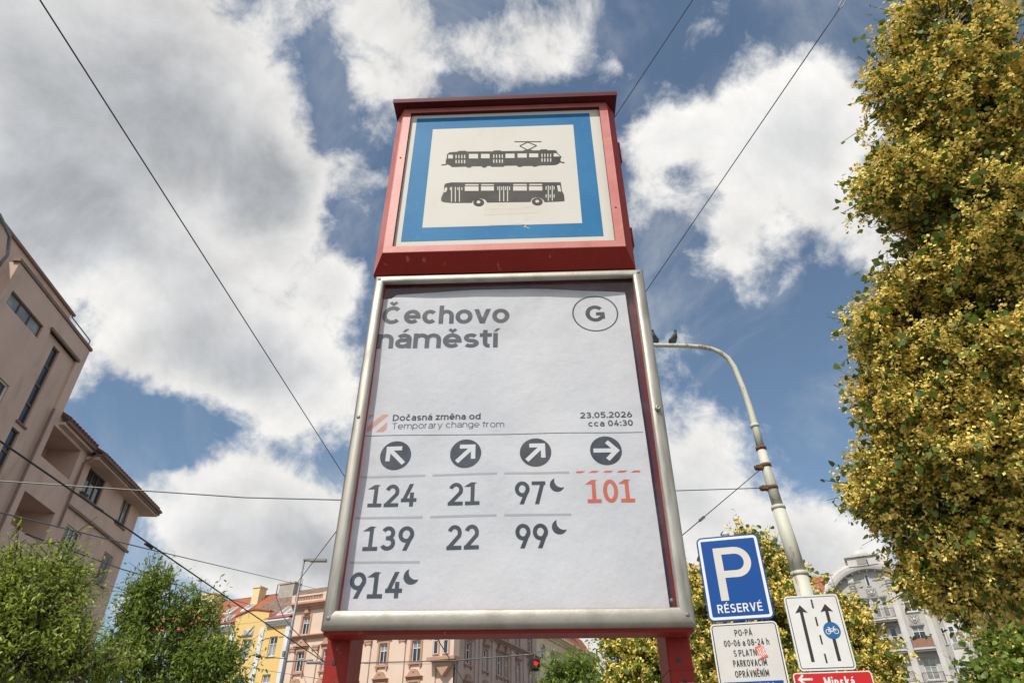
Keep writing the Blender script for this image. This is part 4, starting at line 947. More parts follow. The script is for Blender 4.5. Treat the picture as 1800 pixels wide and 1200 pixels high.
cornice(q_, 18.0,38,17.0,.55,.75,'paley',TS); cornice(q_, 18.0,38,14.1,.25,.25,'paley',TS)
MB(TS).quad((18,-.1,17.6),(38,-.1,17.6),(38,1.6,20.0),(18,1.6,20.0)).build('roof', M['tile_red'], q_)
MB(TS).quad((18,1.6,20.0),(38,1.6,20.0),(38,6,21.5),(18,6,21.5)).build('roof', M['tile_red'], q_)
for x in (19.6,22.6,25.8):
    k = MB(TS); k.prism_y([(x-.2,17.56),(x+1.9,17.56),(x+1.9,18.9),(x+1.5,19.5),(x+.2,19.5),(x-.2,18.9)], .05, 1.6); dm = k.build('dormer', M['paley'], q_)
    window(q_, x+.25,x+.85,17.8,19.1,.03,T=TS, cols=1, tr=.6, fw=.05); window(q_, x+.95,x+1.5,17.8,19.1,.03,T=TS, cols=1, tr=.6, fw=.05)
for x in (29,31.5): MB(TS).box(x,x+.9,1,1.8,18.8,21.4).build('chimney', M['pinktrim'], q_)

# --- art nouveau house on the right
n_ = empty('art_nouveau_house', (38.5,76,0), R(-27)); tag(n_, 'grey art nouveau house with a great arched gable, balconies and canted bay', 'building')
cxA, czA, RO, RI = 1.05, 19.25, 5.35, 4.55
wl = MB(); hol = []
def hadd(a, b_, z0, z1): hol.append((a,b_,z0,z1)); return (a,b_,z0,z1)
trip = [(0.02,.62),(.86,1.46),(1.70,2.30)]
tw_ = []
for z0, z1 in ((18.75,20.75),(15.75,17.65),(12.75,14.65),(9.6,11.5)):
    for a, b_ in trip: tw_.append(hadd(a,b_,z0,z1))
for z0, z1 in ((19.05,20.68),(16.15,17.62),(12.55,14.45),(9.5,11.3)): tw_.append(hadd(3.78,4.95,z0,z1))
for z0, z1 in ((19.05,20.68),(16.15,17.62),(12.55,14.45)): tw_.append(hadd(-3.1,-2.1,z0,z1))
for z0, z1 in ((19.0,20.7),(15.9,17.6),(12.6,14.4)):
    tw_.append(hadd(9.9,10.9,z0,z1)); tw_.append(hadd(13.5,14.5,z0,z1))
holed(wl, -9, 18, 0, 21.4, hol, 0, .22); wl.box(-9,18,.5,12,0,21.4)
nh = [(.88,1.14,22.05,23.2)]
# gable field inside the arch, fan of slices between 21.4 and the arch
xs = np.linspace(cxA-RI-.3, cxA+RI+.3, 25)
for i in range(24):
    x0, x1 = xs[i], xs[i+1]; zf = lambda x: czA+math.sqrt(max(0.01, (RI+.35)**2-(x-cxA)**2))
    z0_, z1_ = max(21.4, zf(x0)), max(21.4, zf(x1))
    if z0_ > 21.4 or z1_ > 21.4:
        wl.quad((x0,.0,21.4),(x1,.0,21.4),(x1,.0,z1_),(x0,.0,z0_))
wl.build('wall', M['greyw'], n_)
# arched cornice: a deep band following the arch, with its top and soffit
k = MB(); th = [R(a) for a in np.linspace(6, 174, 34)]; vs = []
for t in th:
    for r, y in ((RI,-.75),(RI+.25,-.85),(RO-.15,-.9),(RO,-.8),(RO+.12,-.2),(RO+.12,2.5),(RI+.1,2.5),(RI,0)): vs.append((cxA+r*math.cos(t), y, czA+r*math.sin(t)*.985))
n = 8
k.add(vs, [(i*n+j, i*n+(j+1) % n, (i+1)*n+(j+1) % n, (i+1)*n+j) for i in range(33) for j in range(n)]); k.build('arched_cornice', M['greyl'], n_)
for i in range(1, 33):
    t = th[i]; c_, s_ = math.cos(t), math.sin(t); r0, r1 = RI-.22, RI+.0; w = .09
    if i % 2: continue
    P = lambda r, q, y: (cxA+r*c_-q*s_, y, czA+(r*s_+q*c_)*.985)
    kk = MB(); kk.add([P(r0,-w,-.35),P(r0,w,-.35),P(r1,w,-.6),P(r1,-w,-.6),P(r0,-w,-.001),P(r0,w,-.001),P(r1,w,-.001),P(r1,-w,-.001)], [(0,1,2,3),(4,7,6,5),(0,4,5,1),(3,2,6,7),(0,3,7,4),(1,5,6,2)]); kk.build('dentil', M['greyl'], n_)
# crown block and little dome
k = MB(); k.box(cxA-1.5,cxA+1.5,-.95,1.2,24.05,25.0); k.build('crown_block', M['greyl'], n_)
MB().box(cxA-.55,cxA+.55,-1.0,-.951,24.2,24.95).build('crown_relief', M['greyd'], n_)
MB().box(cxA-1.75,cxA+1.75,-1.15,1.4,25.0,25.14).build('crown_cornice', M['greyw'], n_)
MB().lathe([(.95,25.14),(.92,25.45),(.75,25.72),(.45,25.88),(.15,25.93),(.14,26.05),(.02,26.06)], (cxA-.05,.1,0), 20).build('dome_cap', M['greyl'], n_, True)
for s in (-1, 1):
    k = MB(); 
    for q in range(6):
        x0 = cxA+s*(1.5+q*.6); x1 = x0+s*.6; zt = czA+math.sqrt(max(0, (RO+.1)**2-(x1-cxA)**2)); k.box(min(x0,x1),max(x0,x1),-.55,.2,zt-.4,zt+.42)
    k.build('stepped_parapet', M['greyl'], n_)
# narrow gable window, relief panels, piers
k = MB().box(.80,1.24,-.10,0,22.0,23.3).build('gable_window_frame', M['greyl'], n_); MB().box(.90,1.13,-.115,-.101,22.08,23.18).build('pane', M['glass'], k)
for x0, x1 in ((-.75,.55),(1.5,2.8)): MB().box(x0,x1-.25,-.07,0,22.55,22.68).build('moulding', M['greyd'], n_)
for x0, x1, z0, z1 in ((.55,1.6,20.95,21.75),(3.8,4.8,17.75,18.75),(-3.1,-2.1,17.75,18.75)):
    k = MB().box(x0,x1,-.06,0,z0,z1).build('relief_panel', M['greyd'], n_)
    kk = MB(); cx_, cz_ = (x0+x1)/2, (z0+z1)/2; w, h = (x1-x0)/2-.1, (z1-z0)/2-.08
    for s in (-1, 1):
        kk.tube([(cx_,-.09,cz_-h),(cx_+s*w*.6,-.10,cz_-h*.3),(cx_+s*w*.9,-.10,cz_+h*.5),(cx_+s*w*.45,-.10,cz_+h*.9),(cx_+s*w*.2,-.09,cz_+h*.3)], .05, 5)
    kk.lathe([(.16,-.12),(.10,-.16)], (cx_,0,cz_), 8, 'y'); kk.build('relief_scroll', M['greyl'], k, True)
def zarch(x): return min(czA+.985*math.sqrt(max(0, RI**2-(x-cxA)**2)), 99)
for x0, x1 in ((-.95,-.35),(2.72,3.32)):
    k = MB(); k.box(x0,x1,-.30,0,2,zarch((x0+x1)/2)-.3); k.box(x0+.12,x1-.12,-.37,-.301,2,zarch((x0+x1)/2)-.9); k.build('pier', M['greyl'], n_)
    k = MB()
    for q in range(5): k.box(x0-.06,x1+.06,-.44,-.371,zarch((x0+x1)/2)-1.0-q*.28,zarch((x0+x1)/2)-.86-q*.28)
    k.build('pier_ornament', M['greyd'], n_)
for x0 in (5.35,): MB().box(x0,x0+.5,-.28,0,2,21.2).build('pier', M['greyl'], n_)
for a, b_, z0, z1 in tw_:
    nar = b_-a < .8
    window(n_, a,b_,z0,z1,.2, cols=1 if nar else 2, tr=.55 if nar else .62, fw=.07)
    if not nar: MB().box(a-.12,b_+.12,-.14,.02,z0-.14,z0-.02).build('window_sill', M['greyl'], n_)
    MB().box(a-.1,b_+.1,-.09,.0,z1,z1+.16).build('window_head', M['greyd'], n_)
# balconies
def balcony(x0, x1, z, style, m=None):
    s_ = MB().box(x0,x1,-1.05,0,z-.16,z).build('balcony', M['greyl'], n_)
    MB().box(x0+.08,x1-.08,-.95,-.02,z-.32,z-.165).build('balcony_underside', M['greyd'], s_)
    r = MB(); r.tube([(x0+.03,-.02,z+.95),(x0+.03,-1.0,z+.95),(x1-.03,-1.0,z+.95),(x1-.03,-.02,z+.95)], .03, 6)
    r.tube([(x0+.03,-.02,z+.08),(x0+.03,-1.0,z+.08),(x1-.03,-1.0,z+.08),(x1-.03,-.02,z+.08)], .02, 6)
    for q in np.arange(x0+.03, x1, .12): r.tube([(q,-1.0,z),(q,-1.0,z+.95)], .012, 4)
    for q in np.arange(-.9, 0, .15): r.tube([(x0+.03,q,z),(x0+.03,q,z+.95)], .012, 4); r.tube([(x1-.03,q,z),(x1-.03,q,z+.95)], .012, 4)
    r.build('railing', M['frame_dark'], s_)
    if m:
        MB().box(x0+.02,x1-.02,-1.06,-1.03,z+.05,z+.85).build('balcony_screen', M[m], s_)
        fl = MB()
        for q in range(26):
            c = (random.uniform(x0,x1), random.uniform(-1.15,-.95), z+random.uniform(.85,1.15)); fl.lathe([(.02,-.06),(.10,0),(.03,.08)], c, 5)
        fl.build('flower_box_plants', M['leaf_mid'], s_)
balcony(-.34,2.72,18.43,0); balcony(-.34,2.72,15.35,1,'greenbox'); balcony(3.35,5.34,15.35,1,'redboards'); balcony(-.34,2.72,12.3,0); balcony(3.35,5.34,12.1,0)
# canted bay to the right
k = MB(); pl = [(6.2,0),(6.75,-.95),(8.35,-.95),(8.9,0)]
for z0, z1 in ((3,20.6),):
    k.add([(x,y,z0) for x, y in pl]+[(x,y,z1) for x, y in pl], [(0,1,5,4),(1,2,6,5),(2,3,7,6),(3,2,1,0),(4,5,6,7)])
by = k.build('bay', M['greyl'], n_)
k = MB(); k.add([(x+(.1 if i > 1 else -.1),y-.1,20.6) for i, (x, y) in enumerate(pl)]+[(x+(.1 if i > 1 else -.1),y-.1,20.9) for i, (x, y) in enumerate(pl)], [(0,1,5,4),(1,2,6,5),(2,3,7,6),(3,2,1,0),(4,5,6,7)]); k.build('bay_cornice', M['greyw'], by)
for z0, z1 in ((18.6,20.2),(15.5,17.1),(12.3,13.9),(9.2,10.8)):
    for a, b_ in ((6.95,7.45),(7.65,8.15)):
        window(n_, a,b_,z0,z1,-.955, cols=1, tr=.66, fw=.05)
    MB().box(6.85,8.25,-1.02,-.951,z0-.5,z0-.1).build('bay_panel', M['greyd'], by)
    TB = Matrix.Translation((6.2,0,0)) @ Matrix.Rotation(math.atan2(-.95,.55), 4, 'Z'); window(n_, .3,.8,z0,z1,-.01,T=TB, cols=1, tr=.66, fw=.05)
for x in (9.2,12.2): MB().box(x,x+.35,-.15,0,2,21).build('pier', M['greyl'], n_)
cornice(n_, 6.3,18,21.05,.6,.8,'greyl'); cornice(n_, -9,-4.4,21.05,.6,.8,'greyl')
MB().box(-9,-4.2,-.3,.3,21.66,22.3).build('parapet', M['greyl'], n_); MB().box(6.5,18,-.3,.3,21.66,22.3).build('parapet', M['greyl'], n_)
for x in (-8.6,-6.8,-5.0): MB().box(x,x+.4,-.42,.42,21.7,22.7).build('parapet_pier', M['greyl'], n_)
MB().prism_x([(.4,22.0),(5,25.0),(12,22.0)], -9, -2.4).build('roof', M['tile_red'], n_); MB().prism_x([(.4,22.0),(5,25.0),(12,22.0)], 4.5, 18).build('roof', M['tile_red'], n_)

# ------------------------------------------------------------------ parking sign on its post
def plate(par, name, x0, x1, z0, z1, y, r, layers):
    """sheet metal plate with rolled rim; layers of print, each inset a little more"""
    p = MB().prism_y(rrect(x0,x1,z0,z1,r), y, y+.018).build(name, M[layers[0][1]], par)
    for i, (ins, m) in enumerate(layers[1:], 1):
        MB().prism_y(rrect(x0+ins,x1-ins,z0+ins,z1-ins,max(.003, r-ins)), y-.0015*i, y-.0015*i+.0008).build('print_field', M[m], p)
    return p
pk = empty('parking_sign', (1.8,5.5140,0), R(-16)); tag(pk, 'blue parking sign reading P RÉSERVÉ with a white plate below it', 'road sign')
MB().tube([(0,.05,0),(0,.05,3.53)], .030, 14).build('post', M['galv'], pk, True)
MB().lathe([(.030,3.53),(.028,3.542),(.01,3.548)], (0,.05,0), 14).build('post_cap', M['signwhite'], pk)
a = plate(pk, 'parking_plate', -.25, .25, 2.832, 3.503, 0, .045, [(0,'signblue'),(.012,'signwhite'),(.034,'signblue')])
fa = lambda yy: (lambda u, w, l: (u, yy-l, w))
k = Ink(); k.poly([(-.128,2.985),(-.128+.062,2.985),(-.128+.062,3.405),(-.128,3.405)])
k.rib([(-.075,3.377),(.035,3.377)]+E(.035,3.283,.094,.094,90,-90,14)[1:]+[(-.075,3.189)], .056)
k.build('letter_print', M['signgrey'], a, fa(-.0052))
Ink().text('RÉSERVÉ', -.168, .172, 2.893, .0650, .155, .74, .16).build('lettering', M['signwhite'], a, fa(-.0052))
b2 = plate(pk, 'permit_plate', -.25, .252, 2.28, 2.815, 0, .035, [(0,'signwhite'),(.010,'signblack'),(.0175,'signgrey')])
for t_, x0, x1, z in (('PO-PÁ',-.072,.058,2.7200),('00-06 a 08-24 h',-.165,.168,2.6480),('S PLATNÝM',-.105,.125,2.5760),('PARKOVACÍM',-.122,.122,2.5050),('OPRÁVNĚNÍM',-.122,.122,2.4320)):
    Ink().text(t_, x0, x1, z, .0455, .135, .74, .17).build('lettering', M['signblack'], b2, fa(-.0052))
k = MB().box(-.212,.212,-.0048,-.0042,2.330,2.4020).build('blue_strip', M['signblue'], b2)
Ink().text('OBLAST 10.1', -.120, .140, 2.345, .0440, .135, .74, .17).build('lettering', M['signwhite'], b2, fa(-.0062))
st = Ink(); c_, s_ = math.cos(R(-72)), math.sin(R(-72)); q = lambda x, y: (.098+x*c_-y*s_, 2.598+x*s_+y*c_)
st.poly([q(-.046,-.030),q(.043,-.034),q(.046,.030),q(-.044,.033)]); st.build('torn_sticker', M['sticker'], b2, fa(-.0070))
st = Ink()
for i in range(4):
    st.rib([q(-.034,-.02+i*.013),q(-.008,-.017+i*.013),q(.004,-.023+i*.013),q(.032,-.018+i*.013)], .0045)
st.build('sticker_print', M['signwhite'], b2, fa(-.0085))
for z in (3.4,2.95,2.7,2.38): MB().box(-.05,.05,.0185,.085,z-.015,z+.015).build('clamp', M['galv'], pk)

# ------------------------------------------------------------------ street lamp with bracket arm
lp = empty('street_lamp', (4.2,9.9,0)); tag(lp, 'old cream painted street lamp post with rust stains and a curved arm', 'street lamp')
def seg(pts, rad, n, name, m='cream_pole'): return MB().tube(pts, rad, n).build(name, M[m], lp, True)
seg([(.12,0,0),(.10,0,1.0),(.06,0,2.8),(.0,0,4.45)], [.140,.135,.120,.112], 20, 'lower_pole')
seg([(0,0,4.452),(-.035,0,4.95),(-.075,0,5.45)], [.108,.104,.099], 20, 'middle_pole')
seg([(-.075,0,5.455),(-.105,0,5.95),(-.125,0,6.46)], [.086,.078,.070], 20, 'upper_pole')
arm = [(-.125,0,6.465),(-.135,0,6.86),(-.152,0,7.24),(-.19,0,7.64),(-.255,0,8.05),(-.33,0,8.24),(-.45,0,8.37),(-.60,0,8.45),(-.78,0,8.49),(-1.10,0,8.515),(-1.67,0,8.53),(-2.6,0,8.55)]
seg(arm, [.064,.058,.052,.047,.045,.044,.043,.042,.041,.040,.038,.036], 14, 'curved_arm')
k = MB(); k.box(-3.25,-2.55,-.14,.14,8.50,8.62); k.prism_y(rrect(-3.2,-2.6,8.42,8.5,.03,3), -.12, .12); k.build('lamp_head', M['galv'], lp, bevel=.02)
for x, z, r in ((0,4.45,.122),(-.075,5.455,.106),(-.10,5.78,.092),(-.117,6.16,.086),(-.125,6.465,.082),(-.14,6.88,.068)):
    MB().lathe([(r-.02,-.03),(r,-.028),(r+.004,0),(r,.028),(r-.02,.03)], (x,0,z), 20).build('collar', M['rust'] if z in (5.78,6.16,6.465) else M['cream_pole'], lp, True)
for x, z in ((-.25,5.78),(-.26,6.13)):
    k = MB().box(x-.02,x+.14,-.05,.05,z-.03,z+.03); k.tube([(x-.04,0,z),(x+.02,0,z)], .035, 8); k.build('clamp_bracket', M['rust'], lp)


# lane arrows and street name, strapped to the lamp post
ln = empty('lane_sign', (4.1615,9.6122,0), R(-12)); tag(ln, 'white lane sign with two black arrows and a blue bicycle roundel', 'road sign')
a = plate(ln, 'plate', -.367, .345, 3.130, 4.080, 0, .055, [(0,'signwhite'),(.022,'signblack'),(.032,'signwhite')])
k = Ink()
def arrow(x, z0, z1, w=.042):
    k.poly([(x-w/2,z0),(x+w/2,z0),(x+w/2,z1-.09),(x-w/2,z1-.09)]); k.poly([(x-.082,z1-.105),(x,z1-.088),(x+.082,z1-.105),(x,z1)])
arrow(-.175,3.235,3.955); k.poly([(.155-.021,3.235),(.155+.021,3.235),(.155+.021,3.52),(.155-.021,3.52)]); arrow(.155,3.70,3.955)
for z in (3.905,3.675,3.445,3.215): k.poly([(-.019,z-.0),(.003,z-.0),(.003,z+.115),(-.019,z+.115)])
k.build('arrow_print', M['signblack'], a, fa(-.0052))
cx, cz = .158, 3.612; k = Ink(); k.poly([(cx+.108*math.cos(R(t)), cz+.108*math.sin(R(t))) for t in range(0,360,12)]); k.build('roundel', M['bikeblue'], a, fa(-.0065))
k = Ink()
for s in (-1, 1): k.rib([(cx+s*.050+.030*math.cos(R(t)), cz-.014+.030*math.sin(R(t))) for t in range(0,372,24)], .009)
for p in ([(-.050,-.014),(-.026,.022),(.030,.022),(.050,-.014)], [(-.026,.022),(-.002,-.016),(.030,.022)], [(-.050,-.014),(-.002,-.016)], [(-.036,.038),(-.026,.022)], [(-.048,.038),(-.022,.038)], [(.030,.022),(.024,.042),(.042,.044)]):
    k.rib([(cx+x_, cz+z_) for x_, z_ in p], .009)
k.build('bicycle_symbol', M['signwhite'], a, fa(-.0080))
for z in (3.9,3.3): MB().box(-.16,.16,.0185,.30,z-.02,z+.02).build('strap', M['galv'], ln)
sn = empty('street_name_sign', (4.1615,9.6122,0), R(-12)); tag(sn, 'red direction sign reading Minská with a white left arrow, under the lane sign', 'direction sign')
a = plate(sn, 'plate', -.470, .500, 2.800, 3.110, -.01, .045, [(0,'signwhite'),(.014,'signred')])
k = Ink(); k.rib([(-.395,3.03),(-.235,3.03)], .026); k.rib([(-.345,3.082),(-.400,3.03),(-.345,2.978)], .026); k.build('arrow_print', M['signwhite'], a, fa(-.0148))
Ink().text('Minská', -.100, .270, 2.930, .118, .17, .74, .13).build('lettering', M['signwhite'], a, fa(-.0148))
MB().box(-.16,.16,.0085,.30,2.93,2.97).build('strap', M['galv'], sn)

# two pigeons on the arm
def pigeon(loc, rz, label):
    p = empty('pigeon', loc, rz); tag(p, label, 'bird')
    b_ = MB(); b_.tube([(-.20,0,.050),(-.13,0,.065),(-.06,0,.085),(.0,0,.10),(.06,0,.125),(.085,0,.16),(.095,0,.185),(.102,0,.205)], [.012,.030,.052,.062,.052,.034,.028,.024], 12)
    bd = b_.build('body', M['feather'], p, True)
    MB().lathe([(.004,-.028),(.022,-.018),(.027,0),(.020,.018),(.004,.027)], (.108,0,.215), 12).build('head', M['feather2'], p, True)
    MB().tube([(.128,0,.212),(.152,0,.204)], [.007,.002], 6).build('beak', M['rust'], p)
    for s in (-1, 1):
        MB().tube([(.04,s*.045,.115),(-.04,s*.056,.095),(-.14,s*.030,.062)], [.014,.026,.008], 8).build('wing', M['feather'], p, True)
        MB().tube([(.0,s*.02,.055),(.005,s*.02,.0)], .005, 5).build('leg', M['rust'], p)
pigeon((4.2-1.25,9.9,8.560), R(-75), 'dark pigeon perched on the lamp arm, well clear of the steel frame')
pigeon((4.2-1.60,9.9,8.562), R(-110), 'grey pigeon on the lamp arm, half hidden by the steel frame edge')

# ------------------------------------------------------------------ far street lamp, tall and slim, in front of the yellow house
def onplane_xz(px, py, Y): p = at(px, py, Y); return p
sp = [onplane_xz(px, py, 50) for px, py in ((535,985),(505,1150))]
bx_ = sp[1].x-.08
sl2 = empty('street_lamp', (bx_,50,0)); tag(sl2, 'slim galvanised street lamp with flat head before the yellow house', 'street lamp')
top = sp[0].z
MB().tube([(-.02,0,0),(.02,0,sp[1].z),(sp[0].x-bx_,0,top)], [.18,.13,.055], 10).build('pole', M['galv'], sl2, True)
k = MB(); k.box(sp[0].x-bx_-.05,sp[0].x-bx_+1.65,-.18,.18,top+.0,top+.12); k.box(sp[0].x-bx_+.4,sp[0].x-bx_+1.65,-.22,.22,top-.06,top-.001); k.build('lamp_head', M['galv'], sl2)
k = MB(); k.tube([(.03,0,10.1),(1.2,0,10.15),(1.9,0,10.12)], [.05,.05,.12], 8); k.build('side_arm', M['galv'], sl2, True)
k = MB(); k.box(1.5,2.45,-.16,.16,9.95,10.12); k.build('side_lamp', M['galv'], sl2, bevel=.04)
MB().box(-.25,-.1,-.15,.15,10.4,10.75).build('cable_box', M['galv'], sl2)

# hanging traffic light
tp = atD(940,1167,36); tl = empty('traffic_light', tp, R(10)); tag(tl, 'traffic light showing red, hung from a cable before the pale yellow house', 'traffic light')
MB().box(-.30,.30,-.05,.02,-.34,.34).build('backing_plate', M['signblack'], tl, bevel=.03)
MB().box(-.17,.17,-.25,-.051,-.24,.26).build('housing', M['signblack'], tl, bevel=.03)
MB().lathe([(.12,-.256),(.12,-.262),(.03,-.27)], (0,0,.02), 16, 'y').build('red_lens', M['redlamp'], tl, True)
k = MB()
for t in range(0,181,20): pass
vis = [(.15*math.cos(R(t)), .02+.15*math.sin(R(t))) for t in range(-20,201,20)]
k.add([(x,-.25,z) for x, z in vis]+[(x,-.45,z) for x, z in vis], [(i,i+1,i+1+len(vis),i+len(vis)) for i in range(len(vis)-1)]); k.build('visor', M['signblack'], tl)
k = MB(); k.tube([(0,0,.34),(0,0,.62)], .03, 6); k.tube([(-.22,0,-.34),(-.22,0,-.62),(.22,0,-.62),(.22,0,-.34)], .025, 6); k.tube([(0,0,-.34),(0,0,-.62)], .02, 6); k.build('hanger', M['galv'], tl)

# ------------------------------------------------------------------ overhead wires
def wire(name, label, pts, r, m='wire', sag=0., cat='overhead wire', ext0=0., ext1=0.):
    P = [at(*p) for p in pts]
    if ext0: P = [P[0]+(P[0]-P[1]).normalized()*ext0]+P
    if ext1: P = P+[P[-1]+(P[-1]-P[-2]).normalized()*ext1]
    Q = []
    for i in range(len(P)-1):
        for q in range(8):
            t = q/8; p = P[i].lerp(P[i+1], t); p.z -= 4*sag*t*(1-t); Q.append(p)
    Q.append(P[-1])
    o = MB().tube(Q, r, 6).build(name, M[m], None, True); tag(o, label, cat); return o
wire('contact_wire', 'thick black contact wire crossing the sky left of the stop sign', [(70,0,2.2),(600,828,9.3)], .0052, ext0=4, ext1=3)
w2 = at(600,828,9.3); 
wire('contact_wire', 'black contact wire under the stop sign, before the pink house', [(760,1108,30.),(820,1205,60)], .025)
wire('span_wire', 'thin dark span wire rising from behind the light box to the top edge', [(1218,0,2.9),(1080,207,3.9)], .0035, ext0=5, ext1=2)
wi = wire('span_wire', 'thin dark span wire with an insulator at its upper end, right of the light box', [(1474,18,2.25),(1130,520,5.15)], .0035, ext1=2)
def child_tube(par, pts, r, name, m, n=8): o = MB().tube(pts, r, n).build(name, M[m], par, True); return o
p0, p1 = at(1474,18,2.25), at(1490,-12,2.2); d = (p1-p0)
side = d.cross(Vector((0,1,0))).normalized()*.011
child_tube(wi, [p0, p0+side+d*.25, p0+side+d*1.6], .0035, 'insulator_link', 'galv'); child_tube(wi, [p0, p0-side+d*.25, p0-side+d*1.6], .0035, 'insulator_link', 'galv')
wire('span_wire', 'pale horizontal span wire in front of the brown block', [(0,845,10.1),(430,874,10.8),(590,878,11.0)], .011, 'wirepale', ext0=3, ext1=2)
cw = wire('contact_wire', 'heavy contact wire with clamps running past the brown block towards the left leg', [(0,775,8.3),(240,940,12.3),(400,1050,17.0),(566,1160,24.6)], .0165, ext0=4, ext1=4)
for px, py, Y in ((142,863,10.4),(168,890,11.0),(202,914,11.6),(255,955,12.8)):
    q = at(px,py,Y); q2 = at(px+12,py+8,Y+.25); child_tube(cw, [q, q2], .026, 'wire_clamp', 'wire', 6)
wire('span_wire', 'pale span wire from the left edge sloping down to the slim lamp', [(0,900,12.0),(250,962,16.0),(530,1028,40)], .013, 'wirepale', ext0=3, ext1=6)
wire('span_wire', 'thin wire low across the sky between the brown block and the small trees', [(120,965,14.0),(215,1000,20.0),(440,1062,45)], .016, 'wire', ext0=3)
wire('contact_wire', 'contact wire descending before the yellow house beside the slim lamp', [(484,1044,62),(498,1083,52.),(514,1104,46),(566,1158,42)], .03, ext0=0, ext1=3)
wire('span_wire', 'thin wire rising behind the lower left corner of the steel frame', [(520,1027,44),(590,935,30)], .02, 'wire', ext1=4)
c2 = wire('span_wire', 'cable with small fittings across the yellow house', [(443,1151,40),(457,1153,40),(505,1157,40)], .02, 'wire')
child_tube(c2, [at(451,1151.5,40),at(458,1153,40)], .09, 'fitting', 'wire'); child_tube(c2, [at(460,1153,40),at(460,1158,40)], .04, 'fitting', 'wire')
wire('span_wire', 'hair thin wire low across the yellow and pink houses', [(410,1168,44),(560,1192,44)], .014, 'wirepale')
wire('span_wire', 'cable carrying the red traffic light across the pink house', [(640,1164,40),(800,1160,38),(938,1149,36),(960,1140,40)], .03, 'wirepale', ext0=3)
wire('span_wire', 'thin wire across the pink house front level with its upper windows', [(640,1165.5,50),(800,1166,50)], .014, 'wirepale')
wire('span_wire', 'thin dark cable from the top of the traffic light to the pale yellow house', [(938,1151,36),(1010,1175,60)], .02, 'wire')
wire('span_wire', 'horizontal stay wire from the steel frame to the lamp post', [(1190,862,9.7),(1350,857,9.9)], .007, 'wire', ext0=2.5)
ws = wire('stay_wire', 'slanting stay wire with a turnbuckle, tied to the lamp post', [(1202,938,8.6),(1335,826,9.9)], .0065, 'wire', ext0=2.)
a_, b_ = at(1228,916,8.85), at(1239,907,8.97); d = b_-a_; side = Vector((d.z,0,-d.x)).normalized()*.014
for s in (-1, 1): child_tube(ws, [a_, a_+d*.15+side*s, b_-d*.15+side*s, b_], .007, 'turnbuckle', 'galv')

# ------------------------------------------------------------------ trees
def leaf_arrays(C, D, Nn, size, kind):
    """C centres, D leaf axis, Nn leaf normal, size array -> verts, faces"""
    n = len(C); B = np.cross(Nn, D); B /= np.linalg.norm(B, axis=1, keepdims=True)+1e-9
    if kind == 'heart': prof = [(0,0,0),(.42,.10,.06),(.38,.55,.05),(0,1,-.04),(-.38,.55,.05),(-.42,.10,.06)]
    else: prof = [(0,0,0),(.17,.25,.03),(.15,.65,.02),(0,1,-.05),(-.15,.65,.02),(-.17,.25,.03)]
    V = np.zeros((n, 6, 3)); s = size[:, None]
    for i, (x, y, z) in enumerate(prof): V[:, i] = C + (B*x + D*y + Nn*z)*s
    base = (np.arange(n)*6)[:, None]
    F = np.concatenate([base+np.array([[0,1,2,3]]), base+np.array([[0,3,4,5]])], 1).reshape(-1, 4)
    return V.reshape(-1, 3), F
def unit(a): return a/(np.linalg.norm(a, axis=1, keepdims=True)+1e-9)
def np_mesh(name, V, F, tint, m, parent, kind='stuff'):
    me = bpy.data.meshes.new(name); me.vertices.add(len(V)); me.vertices.foreach_set('co', V.astype(np.float32).ravel())
    me.loops.add(F.size); me.loops.foreach_set('vertex_index', F.ravel().astype(np.int32))
    me.polygons.add(len(F)); me.polygons.foreach_set('loop_start', (np.arange(len(F))*F.shape[1]).astype(np.int32))
    me.polygons.foreach_set('loop_total', np.full(len(F), F.shape[1], np.int32)); me.update(calc_edges=True)
    at_ = me.attributes.new('tint', 'FLOAT', 'FACE'); at_.data.foreach_set('value', tint.astype(np.float32))
    me.materials.append(m); o = bpy.data.objects.new(name, me); COL.objects.link(o); o.parent = parent
    if kind: o['kind'] = kind
    return o
